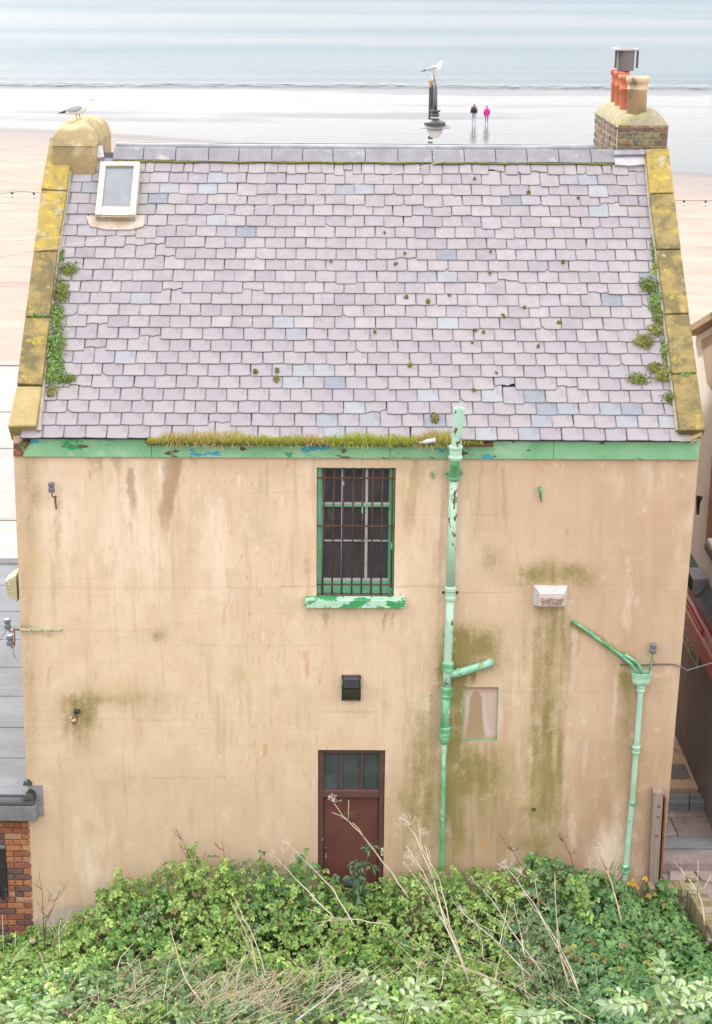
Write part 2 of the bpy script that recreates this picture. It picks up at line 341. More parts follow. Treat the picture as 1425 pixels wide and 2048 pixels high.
# along the slanting waste pipe
t = np.clip((U-1147)/(1262-1147), 0, 1); A += .75*np.exp(-((Vv+wob2*.4-(1247+t*72))/10.)**2)*((U > 1140) & (U < 1270))
A *= (.1+.75*fbm(U*.05, Vv*.05, 61)+.75*fbm(U*.14, Vv*.014, 63))*(.6+.8*fbm(U*.5, Vv*.5, 64))
for s_ in [([(264, 935), (266, 1045)], [7, 9, 4], .9), ([(262, 1045), (266, 1092)], 3, .5), ([(352, 917), (336, 990), (328, 1092)], [17, 14, 6], 1.), ([(190, 914), (193, 955)], [18, 7], .6), ([(232, 914), (242, 955)], [13, 5], .6), ([(388, 914), (390, 935)], [10, 4], .6),
           ([(833, 918), (826, 975), (812, 1090)], [7, 11, 9], .7), ([(845, 930), (842, 975)], [5, 8], .45), ([(872, 1370), (864, 1570)], [9, 8], .62), ([(856, 1570), (852, 1700)], 6, .4), ([(890, 930), (884, 1000), (876, 1330)], 4, .4), ([(650, 1226), (652, 1258)], [7, 3], .8), ([(717, 1226), (718, 1245)], 5, .5), ([(772, 1226), (768, 1270)], [6, 3], .75), ([(789, 1226), (788, 1262)], [4, 2], .7), ([(615, 1218), (613, 1240)], 4, .6),
           ([(963, 925), (950, 1100)], 3, .4), ([(1008, 935), (1014, 1090)], 4, .5), ([(1160, 1250), (1150, 1330)], [3, 4], .5), ([(1210, 1275), (1222, 1330)], [3, 8], .4), ([(1275, 1365), (1268, 1640)], 5, .4), ([(985, 1480), (982, 1545)], 5, .6), ([(1010, 1380), (1012, 1490)], 5, .25), ([(99, 1335), (97, 1380)], 3, .6), ([(65, 1350), (64, 1368)], 3, .7), ([(1215, 1480), (1205, 1700)], 14, .35), ([(1175, 1480), (1170, 1740)], 20, .3)]: B += streak(*s_)
for (u0, u1, v0, s_) in ((560, 890, 1174, .8), (30, 560, 1176, .35), (60, 300, 1262, .3), (640, 760, 1424, .5), (900, 1020, 1185, .45), (250, 480, 1556, .5), (930, 1330, 1385, .4), (820, 1010, 1030, .35), (1000, 1380, 1170, .3), (350, 640, 1290, .35), (120, 420, 1440, .35), (640, 870, 1560, .35)):
    B += s_*np.exp(-((Vv+wob2*.25-v0)/1.6)**2)*sstep(u0-6, u0+6, U)*(1-sstep(u1-6, u1+6, U))*(.3+1.1*fbm(U*.05, U*0+v0, 12))
for a in [(1095, 1430, 62, 160, .5), (1010, 1600, 70, 130, .4), (1120, 1640, 50, 120, .35), (940, 1660, 60, 110, .45), (1270, 1420, 26, 120, .3)]: A += blob(*a)*(1.9*fbm(U*.11, Vv*.010, 17)-.45).clip(0, 2)*.75
B += blob(700, 930, 240, 12, .35)+blob(1180, 935, 200, 16, .3)+blob(980, 1010, 45, 80, .22)
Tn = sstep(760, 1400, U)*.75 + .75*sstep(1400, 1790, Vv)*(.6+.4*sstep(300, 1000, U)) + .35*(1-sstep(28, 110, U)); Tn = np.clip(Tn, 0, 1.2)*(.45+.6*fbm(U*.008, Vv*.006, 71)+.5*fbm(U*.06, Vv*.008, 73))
for s_ in [([(452, 1205), (446, 1250)], [3, 5], .55), ([(612, 1302), (614, 1355)], [6, 3], .6), ([(528, 1490), (531, 1512)], 4, .9), ([(545, 1550), (543, 1590)], 5, .3)]: Ru += streak(*s_, fade=12)
Ru += blob(965, 1690, 5, 6, 1.4, .2)+blob(1088, 935, 16, 16, .5)+blob(130, 1408, 10, 9, .5)
for k in range(75):
    u0 = random.gauss(540, 75); v0 = random.uniform(930, 1640); h = random.uniform(5, 18); Ru += streak([(u0, v0), (u0+random.uniform(-5, 5), v0+h)], random.uniform(.8, 2.6), random.uniform(.25, .75), fade=6)
for k in range(30):
    u0 = random.uniform(60, 1380); v0 = random.uniform(930, 1640); h = random.uniform(5, 16); B += streak([(u0, v0), (u0+random.uniform(-3, 3), v0+h)], random.uniform(1.2, 2.4), random.uniform(.4, .9), fade=6)
for k in range(55):
    u0 = random.gauss(520, 80); v0 = random.uniform(925, 1560); h = random.uniform(5, 22); Pa += streak([(u0, v0), (u0+random.uniform(-4, 4), v0+h)], random.uniform(.7, 1.6), random.uniform(.4, .9), fade=6)
for s_ in [([(322, 920), (321, 1010)], 4, .6), ([(275, 930), (274, 1040)], 4, .4), ([(480, 950), (481, 985)], 4, .9), ([(512, 962), (510, 980)], 4, .8), ([(127, 1030), (133, 1200)], 5, .35), ([(138, 1030), (140, 1240)], 2, .5), ([(1150, 1260), (1140, 1420)], 5, .35), ([(935, 1000), (925, 1160)], 6, .3), ([(857, 1390), (853, 1440)], 4, .5), ([(1172, 1480), (1168, 1560)], 4, .3), ([(1232, 1350), (1228, 1480)], 4, .35)]: Pa += streak(*s_)
cem = sstep(0, 10, Vv-(1808+wob*1.2+40*np.abs((U-160)/95)**2.4))*(U < 300)      # patch of bare cement low on the left
V[:, 1] += (.012*Pa.clip(0, 1)*0 - .004*A.clip(0, 1)*fbm(U*.4, Vv*.4, 81))
me = npmesh('wall', V, np.stack([i, i+1, i+1+n, i+n], 1), [], smooth=True)
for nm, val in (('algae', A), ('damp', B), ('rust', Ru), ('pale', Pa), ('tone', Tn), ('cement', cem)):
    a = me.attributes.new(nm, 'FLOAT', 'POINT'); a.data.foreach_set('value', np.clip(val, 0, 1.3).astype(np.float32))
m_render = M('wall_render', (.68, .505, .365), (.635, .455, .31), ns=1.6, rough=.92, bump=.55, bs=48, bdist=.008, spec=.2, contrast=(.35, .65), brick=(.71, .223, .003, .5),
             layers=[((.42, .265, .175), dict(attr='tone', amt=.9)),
                     ((.50, .39, .24), dict(scale=2.4, lo=.50, hi=.72, amt=.5)),
                     ((.75, .61, .48), dict(scale=1.4, st=(1, 1, .35), lo=.50, hi=.70, amt=.75, loc=11.)),
                     ((.47, .32, .20), dict(scale=5., st=(1, 1, .10), lo=.52, hi=.70, amt=.55, loc=6.)), ((.55, .36, .22), dict(scale=12., st=(1, 1, .09), lo=.58, hi=.70, amt=.5, loc=76.)), ((.52, .37, .26), dict(scale=16., st=(1, 1, .3), lo=.52, hi=.70, amt=.35, loc=16.)),
                     ((.37, .235, .14), dict(attr='damp', amt=.75)),
                     ((.24, .19, .065), dict(attr='algae', edge=34., eamt=.7, elo=-.05, ehi=1.1, amt=.95)),
                     ((.52, .24, .11), dict(attr='rust', amt=.75)),
                     ((.74, .66, .58), dict(attr='pale', amt=.7)),
                     ((.44, .37, .30), dict(attr='cement', amt=.9, bump=-.6)),
                     ((.50, .35, .23), dict(scale=9., st=(1, 1, .5), lo=.55, hi=.72, amt=.4, loc=40.)), ((.70, .55, .42), dict(scale=3.5, lo=.58, hi=.74, amt=.5, loc=50.)), ((.50, .40, .20), dict(scale=1.1, st=(1, 1, .5), lo=.55, hi=.75, amt=.45, loc=60.)), ((.33, .22, .14), dict(scale=55., lo=.66, hi=.75, amt=.4))])
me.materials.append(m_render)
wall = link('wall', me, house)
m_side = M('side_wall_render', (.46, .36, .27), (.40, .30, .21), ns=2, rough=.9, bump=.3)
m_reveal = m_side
# gables, sea front and reveals (same wall, other faces)
mb = MB()
yf = 7.2; za = 9.1; ya = 3.55
for sx in (-1, 1):
    x0 = -4.10 if sx < 0 else 4.10; b0 = -4.205 if sx < 0 else 4.004
    xi = x0-sx*.3
    yb = .004
    out = [(b0, yb, -.75), (x0, yb, 6.2), (x0, ya, za), (x0, yf, 6.2), (b0, yf, -.75)]
    inn = [(xi, yb+.02, -.75), (xi, yb+.02, 6.2), (xi, ya, za), (xi, yf, 6.2), (xi, yf, -.75)]
    mb.add(out+inn, [(0, 1, 2, 3, 4), (9, 8, 7, 6, 5), (0, 5, 6, 1), (1, 6, 7, 2), (2, 7, 8, 3), (3, 8, 9, 4)])
mb.box(-4.1, 4.0, yf-.3, yf-.002, -.75, 6.2)
mb.build('gable_wall', m_side, house)
for d, dep in ((win, .16), (door, .14), (pan, .05)):
    mb = MB()
    x0, x1, z0, z1 = d['x0'], d['x1'], d['z0'], d['z1']; e = .004
    mb.quad((x0, e, z0), (x0, e, z1), (x0, dep, z1), (x0, dep, z0)); mb.quad((x1, e, z0), (x1, dep, z0), (x1, dep, z1), (x1, e, z1))
    mb.quad((x0, e, z1), (x1, e, z1), (x1, dep, z1), (x0, dep, z1)); mb.quad((x0, e, z0), (x0, dep, z0), (x1, dep, z0), (x1, e, z0))
    mb.build('reveal', m_reveal, house)
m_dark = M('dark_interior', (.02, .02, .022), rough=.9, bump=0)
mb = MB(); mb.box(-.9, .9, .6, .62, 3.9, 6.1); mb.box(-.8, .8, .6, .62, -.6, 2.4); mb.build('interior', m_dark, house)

# --- paints
GL = (.30, .56, .40)
m_fascia = M('flaking_green_fascia_paint', (.17, .40, .20), (.26, .48, .28), ns=1.6, rough=.55, bump=.4, bs=30, bdist=.006,
             layers=[((.36, .54, .37), dict(scale=1.6, lo=.5, hi=.66, amt=.8, loc=1.)), ((.05, .30, .42), dict(scale=2.6, st=(.5, 1, 1.2), lo=.60, hi=.61, loc=5., bump=-.8)), ((.03, .30, .10), dict(scale=3.4, st=(.6, 1, 1), lo=.62, hi=.63, loc=13., bump=-.8)),
                     ((.10, .07, .045), dict(scale=6., st=(.5, 1, 1), lo=.625, hi=.65, loc=8., bump=-.8)), ((.08, .16, .07), dict(scale=14., lo=.62, hi=.75, amt=.5))])
m_pipe = M('flaking_pale_green_pipe_paint', (.33, .52, .385), (.39, .57, .44), ns=3, rough=.42, bump=.5, bs=25, bdist=.006,
           layers=[((.035, .27, .08), dict(scale=4.5, st=(1, 1, .45), lo=.575, hi=.585, loc=3., bump=-.7)), ((.11, .055, .03), dict(scale=9., st=(1, 1, .7), lo=.615, hi=.63, loc=8., bump=-.9, rough=.9)), ((.62, .70, .62), dict(scale=7., lo=.68, hi=.71, loc=21., amt=.7)), ((.10, .12, .04), dict(scale=5., lo=.58, hi=.8, loc=31., amt=.45))])
m_pipe3 = M('pale_green_drainpipe_paint', (.33, .52, .385), (.39, .57, .44), ns=3, rough=.5, bump=.5, bs=25, bdist=.006,
           layers=[((.05, .28, .11), dict(scale=5., st=(1, 1, .45), lo=.66, hi=.68, loc=3., bump=-.7)), ((.13, .07, .04), dict(scale=9., st=(1, 1, .7), lo=.67, hi=.69, loc=8., bump=-.9, rough=.9)), ((.20, .36, .22), dict(scale=3., lo=.5, hi=.7, loc=21., amt=.5)), ((.10, .12, .04), dict(scale=5., lo=.58, hi=.8, loc=31., amt=.45))])
m_pipe2 = M('worn_dark_green_pipe_paint', (.045, .28, .09), (.18, .44, .26), ns=5, rough=.42, bump=.5, bs=25, bdist=.006, stretch=(1, 1, .5),
            layers=[((.60, .70, .62), dict(scale=9., lo=.60, hi=.63, loc=8., bump=-.7, amt=.8)), ((.12, .07, .04), dict(scale=12., lo=.66, hi=.69, loc=18., bump=-.9, rough=.9)), ((.10, .12, .03), dict(scale=6., lo=.55, hi=.75, loc=31., amt=.6))])
m_sill = M('flaking_sill_paint', (.36, .58, .42), (.42, .62, .48), ns=6, rough=.5, bump=.6, bs=30, bdist=.008,
           layers=[((.045, .28, .09), dict(scale=5.5, st=(.8, 1, 1.4), lo=.50, hi=.53, loc=2., bump=-.7)), ((.12, .27, .46), dict(scale=10., lo=.62, hi=.66, loc=7., bump=-.6, amt=.8)), ((.35, .30, .05), dict(scale=9., lo=.70, hi=.74, loc=17.)), ((.12, .09, .06), dict(scale=13., lo=.70, hi=.74, loc=27.))])
m_frame = M('green_window_paint', (.10, .33, .18), (.15, .40, .24), ns=5, rough=.5, bump=.4, layers=[((.10, .08, .05), dict(scale=12., lo=.66, hi=.72)), ((.36, .55, .44), dict(scale=8., lo=.66, hi=.72, loc=13.))])
m_white = M('weathered_white_paint', (.46, .43, .41), (.35, .32, .30), ns=9, rough=.6, bump=.3, layers=[((.20, .15, .11), dict(scale=10., lo=.66, hi=.74))])
m_rustbar = M('rusty_bar_iron', (.07, .034, .026), (.12, .05, .03), ns=12, rough=.85, bump=.6, bs=90, layers=[((.26, .50, .34), dict(scale=7., st=(1, 1, .5), lo=.63, hi=.66, loc=4.)), ((.30, .28, .06), dict(scale=11., lo=.66, hi=.7, loc=14.))])
def glass(name, c=(.035, .035, .042), dirt=(.22, .21, .22), r=.08, amt=.6):
    return M(name, c, tuple(v*1.6 for v in c), ns=3, rough=r, bump=.05, bs=3, layers=[(dirt, dict(scale=5., st=(1, 1, .3), lo=.58, hi=.85, amt=amt, rough=.6)), (tuple(v*1.6 for v in dirt), dict(scale=9., st=(1, 1, .25), lo=.70, hi=.74, amt=amt, loc=31.))])
m_glass = glass('grimy_window_glass')

# --- fascia board, exposed brick end
zf0 = wz(914.5, 700); zf1 = zf0+.235
mb = MB(); segs = [(-3.87, -2.45), (-2.446, .40), (.404, 2.35), (2.354, 4.085)]
for k, (a, b) in enumerate(segs):
    o = MB().hexa([(a-(.12 if k == 0 else 0), -.045, zf0), (b, -.045, zf0), (b, -.002, zf0), (a-(.12 if k == 0 else 0), -.002, zf0), (a, -.05, zf1), (b, -.05, zf1), (b, -.002, zf1), (a, -.002, zf1)]).build('fascia_board', m_fascia, house, bevel=.004)
m_brick = [M('brick_%s' % nm, c, tuple(v*.65 for v in c), ns=22, rough=.9, bump=.6, bs=60, bdist=.01, layers=[((.10, .09, .08), dict(scale=6., lo=.6, hi=.8, amt=.45)), ((.5, .42, .33), dict(scale=17., lo=.68, hi=.74, amt=.5))]) for nm, c in
           (('orange', (.42, .17, .075)), ('red', (.30, .105, .06)), ('plum', (.16, .085, .075)), ('tan', (.44, .24, .14)))]
m_mortar = M('mortar', (.36, .31, .26), (.27, .23, .19), ns=15, rough=.95, bump=.6, bs=60, bdist=.01)
for (a, b, z0, z1, k) in ((-4.10, -3.99, zf0+.002, zf0+.07, 1), (-3.985, -3.90, zf0+.10, zf0+.17, 0), (-4.09, -3.99, zf0+.085, zf0+.155, 2), (-3.975, -3.9, zf0+.18, zf0+.235, 1)):
    MB().box(a, b, -.032, -.002, z0, z1).build('brick', m_brick[k], house, bevel=.006)

# --- roof and slates
m_deck = M('roof_deck', (.10, .09, .095), (.07, .065, .07), ns=8, rough=.95)
mb = MB(); lo = -.035
pts = [roofp(-4.0, .02, lo), roofp(4.02, .02, lo), roofp(4.02, S_R, lo), roofp(-4.0, S_R, lo)]
back = [(4.02, 2*3.52-E0[1]*0+.1, 6.3), (-4.0, 2*3.52+.1, 6.3)]
mb.add(pts+back, [(0, 1, 2, 3), (3, 2, 4, 5), (0, 5, 4, 1), (1, 4, 2), (0, 3, 5)])
roof = mb.build('roof', m_deck, house)
m_slate = M('slate', (1, 1, 1), (.84, .84, .85), ns=7, rough=.62, bump=.35, bs=45, bdist=.006, tint='tint', spec=.4, contrast=(.3, .75),
            layers=[((.30, .25, .16), dict(scale=1.3, lo=.58, hi=.8, amt=.25)), ((.12, .10, .10), dict(scale=.9, lo=.62, hi=.8, amt=.25, loc=12.)), ((.46, .43, .42), dict(scale=26., lo=.66, hi=.71, amt=.5, loc=5.)), ((.13, .115, .11), dict(scale=19., lo=.64, hi=.72, amt=.5, loc=15.)), ((.34, .30, .26), dict(scale=6., lo=.58, hi=.7, amt=.35, loc=35.)), ((.15, .13, .14), dict(scale=5., st=(1, .35, .35), lo=.60, hi=.72, amt=.35, loc=45.))])
EXP = .187; NROW = 24; SW = .256
PURP = [(.262, .225, .237), (.27, .235, .242), (.250, .213, .228), (.266, .235, .236), (.276, .243, .244), (.254, .226, .24)]
BLUE = [(.222, .224, .248), (.246, .247, .265), (.188, .192, .22), (.262, .262, .276)]
LEN = EXP+.075
def slate_geo(w_, kind, seed):
    """top outline in local (x across, y up the slope from the tail, z up); worn tails, chipped corners"""
    r = random.Random(seed); h = w_/2-.0028; c = r.uniform(.006, .02) if kind != 'new' else .002; c2 = r.uniform(.006, .02) if kind != 'new' else .002
    if kind == 'chip': c = r.uniform(.03, .06)
    if kind == 'chip2': c2 = r.uniform(.03, .06)
    j = lambda a: r.uniform(-a, a)
    a_ = .003 if kind != 'new' else .0007
    o = [(-h+j(a_), LEN), (-h+j(a_), c), (-h+c*(.35 if c < .025 else .62), c*.3), (-h+c, j(a_)), (j(.03), j(a_)-(0.002)), (h-c2, j(a_)), (h-c2*(.35 if c2 < .025 else .62), c2*.3), (h+j(a_), c2), (h+j(a_), LEN)]
    if kind == 'broken':
        cut = r.uniform(.03, .07); sl = r.uniform(-.03, .03); o = [(-h, LEN), (-h, cut-sl), (-h*.5, cut-sl*.4+.012), (0, cut), (h*.3, cut-.014), (h*.6, cut+sl*.5), (h*.8, cut+sl), (h, cut+sl), (h, LEN)]
    return o
def slate_arrays(w_, kind, tint, seed):
    o = slate_geo(w_, kind, seed); n_ = len(o); r = random.Random(seed+5); th = r.uniform(.006, .009)
    tail, head = .021, .004      # the tail rides on the course below
    zt = lambda y: tail+(head-tail)*min(1, max(0, y/LEN))
    cxm = sum(p[0] for p in o)/n_; cym = .11
    V = [(x, y, zt(y)) for x, y in o]
    ins = [(x+(cxm-x)*.11, y+(cym-y)*.12 if y < LEN*.9 else y, 0) for x, y in o]
    V += [(x, y, zt(y)+.0015) for x, y, _ in ins]
    V += [(x, y, zt(y)-th) for x, y in o]
    Fs = [tuple(range(n_, 2*n_))]
    for k in range(n_-1): Fs.append((k, k+1, n_+k+1, n_+k)); Fs.append((2*n_+k, 2*n_+k+1, k+1, k))
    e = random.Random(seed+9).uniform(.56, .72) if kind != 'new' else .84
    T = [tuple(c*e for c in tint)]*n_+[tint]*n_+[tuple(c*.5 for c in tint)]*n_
    return V, Fs, T
def slate_mesh(w_, kind, tint, seed):
    V, Fs, T = slate_arrays(w_, kind, tint, seed); me = bpy.data.meshes.new('slate'); me.from_pydata(V, [], Fs); me.materials.append(m_slate)
    a = me.attributes.new('tint', 'FLOAT_COLOR', 'POINT'); a.data.foreach_set('color', np.array([(*t, 1) for t in T], np.float32).ravel()); me.update(); return me
VAR = {}
def variant(kind, blue, k, wq):
    key = (kind, blue, k, wq)
    if key not in VAR:
        base = (BLUE if blue else PURP)[k % (4 if blue else 6)]; VAR[key] = slate_mesh(wq, kind, base, hash(key) % 99991 if False else (k*131+int(wq*1000)*7+len(kind)*13+blue*5))
    return VAR[key]
blue_at = [(175, 350), (168, 380), (155, 415), (340, 375), (325, 392), (428, 372), (435, 352), (440, 437), (312, 412), (475, 460), (745, 380), (700, 372), (845, 357), (772, 486), (812, 488), (878, 510), (855, 532), (877, 555), (578, 645), (597, 670), (880, 645), (905, 670), (605, 740), (642, 742), (596, 765), (685, 765), (750, 795), (840, 795), (690, 820), (728, 822), (668, 842), (730, 845), (1175, 358), (1200, 382), (1200, 425), (1010, 402), (1085, 797), (1110, 820), (1150, 820), (1215, 820), (1262, 822), (1080, 845), (1240, 845), (1270, 845), (1320, 845), (1040, 870), (880, 850), (980, 870), (1000, 795), (655, 870), (560, 642), (230, 330), (200, 345)]
bl = [roofxs(u, v) for u, v in blue_at]
chips = [roofxs(u, v) for u, v in ((770, 402), (810, 357), (520, 500), (420, 830), (300, 790), (1195, 440), (730, 700), (870, 660), (330, 480), (1060, 340), (1180, 450), (300, 800), (400, 390))]
skip = (roofxs(192, 428), roofxs(276, 326))
jV = []; jF = []; jT = []; nind = 0
xL0, xR0 = -3.98, 4.02
for row in range(NROW):
    s0 = row*EXP; top = row == NROW-1
    wq = SW if not top else .17
    x = xL0 - (wq/2 if row % 2 else 0) + random.uniform(-.012, .012)
    while x < xR0:
        wid = wq+random.choice((0, 0, 0, .006, -.006)) if not top else random.choice((.12, .17, .22))
        a, b = max(x, xL0-.02), min(x+wid, xR0+.02); x += wid
        if b-a < .07: continue
        cw = b-a if abs(b-a-wid) > .01 else wid
        xc = (a+b)/2; sc_ = s0+EXP*.5
        isb = any(abs(xc-p[0]) < .115 and abs(sc_-p[1]) < .088 for p in bl) or random.random() < .006
        kind = 'new' if isb else random.choices(('worn', 'chip', 'chip2', 'broken'), (94, 1.5, 1.5, 2))[0]
        if not isb and any(abs(xc-p[0]) < .13 and abs(sc_-p[1]) < .095 for p in chips): kind = random.choice(('chip', 'chip2', 'broken'))
        tilt = random.gauss(0, .008)+(random.uniform(-.07, .07) if random.random() < .035 else 0); ds = random.gauss(0, .003)-(.03 if random.random() < .012 else 0)
        upper = sstep(14, 22, row); ds += random.gauss(0, .006)*upper; tilt += random.gauss(0, .012)*upper
        sag = -.012*math.sin(math.pi*(xc+4)/8)*(s0/4.4)
        org = roofp(xc, s0+ds, sag+random.uniform(0, .004)); k = random.randrange(12)
        mat3 = Matrix(((1, 0, 0), (0, TR[1], NR[1]), (0, TR[2], NR[2]))).to_4x4()
        mat = Matrix.Translation(Vector(org)) @ mat3 @ Matrix.Rotation(tilt, 4, 'Z')
        if nind < 300 and row < 9:
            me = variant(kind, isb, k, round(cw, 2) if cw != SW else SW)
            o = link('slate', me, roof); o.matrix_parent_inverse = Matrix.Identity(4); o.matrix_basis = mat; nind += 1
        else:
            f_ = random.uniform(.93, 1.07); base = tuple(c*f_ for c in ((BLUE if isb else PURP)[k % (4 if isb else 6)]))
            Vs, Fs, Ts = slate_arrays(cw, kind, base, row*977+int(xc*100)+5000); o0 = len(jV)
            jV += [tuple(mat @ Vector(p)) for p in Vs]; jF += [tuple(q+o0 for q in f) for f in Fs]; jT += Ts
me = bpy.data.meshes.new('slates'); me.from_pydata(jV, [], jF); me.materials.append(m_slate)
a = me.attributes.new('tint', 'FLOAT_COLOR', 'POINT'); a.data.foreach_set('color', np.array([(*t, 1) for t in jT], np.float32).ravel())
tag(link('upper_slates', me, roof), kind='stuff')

# --- ridge
m_ridge = M('ridge_stone', (.205, .195, .21), (.165, .15, .165), ns=5, rough=.7, bump=.4, layers=[((.40, .37, .34), dict(scale=5., lo=.58, hi=.7, amt=.6)), ((.10, .09, .10), dict(scale=3., st=(1, .3, .3), lo=.6, hi=.72, amt=.6, loc=8.))])
m_lead = M('lead_flashing', (.26, .26, .28), (.20, .20, .215), ns=4, rough=.6, bump=.3, bs=12, layers=[((.36, .34, .34), dict(scale=3., lo=.55, hi=.7, amt=.6))])
xr = -3.22; k = 0; ridge_y = roofp(0, S_R)[1]; ridge_z = roofp(0, S_R)[2]
while xr < 3.42:
    b = min(xr+random.uniform(.40, .46), 3.45); dz = -.02*math.sin(math.pi*(xr+4)/8)+random.uniform(-.004, .004)
    pr = [(0, -.185, .034), (0, 0, .042), (1, .12, -.02), (1, .12, -.06)]
    A0 = roofp(0, S_R-.20, .022); A1 = roofp(0, S_R-.20, .048); B1 = np.array([0, ridge_y-.02, ridge_z+.052]); B2 = np.array([0, ridge_y+.05, ridge_z+.052]); C1 = np.array([0, ridge_y+.2, ridge_z-.07]); C0 = np.array([0, ridge_y+.2, ridge_z-.1]); B0 = np.array([0, ridge_y, ridge_z-.0])
    pf = [A0, A1, B1, B2, C1, C0, B0]
    n_ = len(pf); vs = [(xr+.004, p[1], p[2]+dz) for p in pf]+[(b-.004, p[1], p[2]+dz) for p in pf]
    MB().add(vs, [tuple(range(n_)), tuple(range(2*n_-1, n_-1, -1))]+[(q, (q+1) % n_, n_+(q+1) % n_, n_+q) for q in range(n_)]).build('ridge_tile', m_ridge, house, bevel=.004)
    xr = b
pts = [(x, ridge_y+.09, ridge_z+.062-.02*math.sin(math.pi*(x+4)/8)+.004*math.sin(x*5)) for x in np.linspace(-3.2, 3.2, 40)]
MB().tube(pts, .045, 10).build('ridge_roll', m_lead, house, smooth=True)
zpp = float(onY(700, 291, 4.1)[2]); MB().box(-3.25, 3.15, 4.0, 4.25, 8.4, zpp).build('front_parapet', M('pale_parapet_stone', (.30, .275, .27), (.24, .22, .215), ns=3, rough=.8), house, bevel=.01); MB().box(-3.25, 3.15, 4.252, 4.31, zpp-.05, zpp+.012).build('parapet_edge', m_ridge, house)
m_moss = M('moss', (.12, .14, .022), (.22, .20, .03), ns=30, rough=.95, bump=1., bs=120, bdist=.01)
pts = [roofp(x, S_R-.215+.006*math.sin(x*9), .022) for x in np.linspace(-3.2, 3.4, 160)]
MB().tube([tuple(p) for p in pts], [random.uniform(.006, .018) for _ in pts], 6).build('ridge_moss', m_moss, house, smooth=True)

# --- gable copings
m_cope = M('lichened_coping_stone', (.26, .185, .062), (.18, .132, .05), ns=7, rough=.9, bump=.7, bs=40, bdist=.012,
           layers=[((.085, .07, .03), dict(scale=4.2, lo=.44, hi=.60, amt=.7)), ((.36, .25, .03), dict(scale=6.5, lo=.55, hi=.66, amt=.75, loc=8.)), ((.40, .40, .33), dict(scale=7., lo=.66, hi=.72, amt=.7, loc=21.)), ((.08, .07, .03), dict(scale=15., lo=.62, hi=.72, amt=.6, loc=31.))])
m_cope2 = M('yellow_lichen_coping_stone', (.34, .235, .045), (.25, .18, .05), ns=7, rough=.9, bump=.6, bs=40, bdist=.012,
            layers=[((.33, .31, .24), dict(scale=5., lo=.54, hi=.64, amt=.7, loc=4.)), ((.14, .105, .035), dict(scale=6., lo=.52, hi=.66, amt=.7, loc=14.)), ((.46, .31, .02), dict(scale=9., lo=.58, hi=.66, amt=.7, loc=34.))])
m_cope3 = M('clean_sandstone', (.37, .28, .12), (.30, .22, .095), ns=4, rough=.9, bump=.5, bs=40, layers=[((.22, .17, .10), dict(scale=6., lo=.62, hi=.72, amt=.6))])
HC = .11
def cope(corners, mt, th=.13, bev=.012, name='coping_stone'):
    """four photo corners (top-left, top-right, bottom-right, bottom-left) on the coping plane"""
    T = [onP(u, v, E0+NR*HC, NR) for u, v in corners]; Bq = [p-NR*th for p in T]
    mb = MB().hexa([tuple(p) for p in (Bq[3], Bq[2], Bq[1], Bq[0], T[3], T[2], T[1], T[0])])
    return mb.build(name, mt, house, bevel=bev)
Lc = [((100, 272), (147, 277)), ((82.5, 379), (134, 381)), ((67.5, 502), (115, 501)), ((50.5, 634), (99.5, 633)), ((33.7, 768), (84.5, 770)), ((16, 855), (75, 855))]
g = 1.3
for k in range(4): cope([(Lc[k][0][0], Lc[k][0][1]+g), (Lc[k][1][0], Lc[k][1][1]+g), (Lc[k+1][1][0], Lc[k+1][1][1]-g), (Lc[k+1][0][0], Lc[k+1][0][1]-g)], [m_cope2, m_cope2, m_cope, m_cope][k])
cope([(33, 772), (84, 772), (72, 851), (15.5, 853)], m_cope3, th=.30, bev=.02, name='kneeler_stone')
Rc = [((1291.7, 297), (1337.7, 293)), ((1300, 387), (1349, 386)), ((1314, 499), (1362.5, 498)), ((1331, 628), (1379, 627)), ((1345, 748), (1395, 746)), ((1360, 862), (1411, 861))]
for k in range(5): cope([(Rc[k][0][0], Rc[k][0][1]+g), (Rc[k][1][0], Rc[k][1][1]+g), (Rc[k+1][1][0], Rc[k+1][1][1]-g), (Rc[k+1][0][0], Rc[k+1][0][1]-g)], [m_cope2, m_cope, m_cope, m_cope, m_cope][k])
# broken tile ends under the right kneeler
for (u0, v0, u1, v1) in ((1358, 882, 1388, 876), (1386, 876, 1404, 868), (1380, 884, 1400, 880)):
    a = onY(u0, v0, -.1); b = onY(u1, v1, -.1); MB().hexa([(a[0], -.14, a[2]-.012), (b[0], -.13, b[2]-.012), (b[0], .05, b[2]), (a[0], .05, a[2]), (a[0], -.14, a[2]+.02), (b[0], -.13, b[2]+.02), (b[0], .05, b[2]+.04), (a[0], .05, a[2]+.04)]).build('broken_tile', m_cope3, house, bevel=.004)
MB().box(3.95, 4.10, -.06, .1, zf1+.005, 6.36).build('kneeler_stone', m_cope, house, bevel=.01)
# mortar bedding along the copings
for pts in ([(146, 285), (133, 383), (114, 503), (98, 634), (84, 770), (76, 862)], [(1293, 300), (1300, 390), (1314, 500), (1330, 628), (1345, 750), (1358, 862)]):
    P = [onP(u+(2 if u < 700 else -2), v, E0+NR*.03, NR) for u, v in pts]; MB().tube([tuple(p) for p in P], .03, 6).build('mortar_fillet', m_mortar, house)
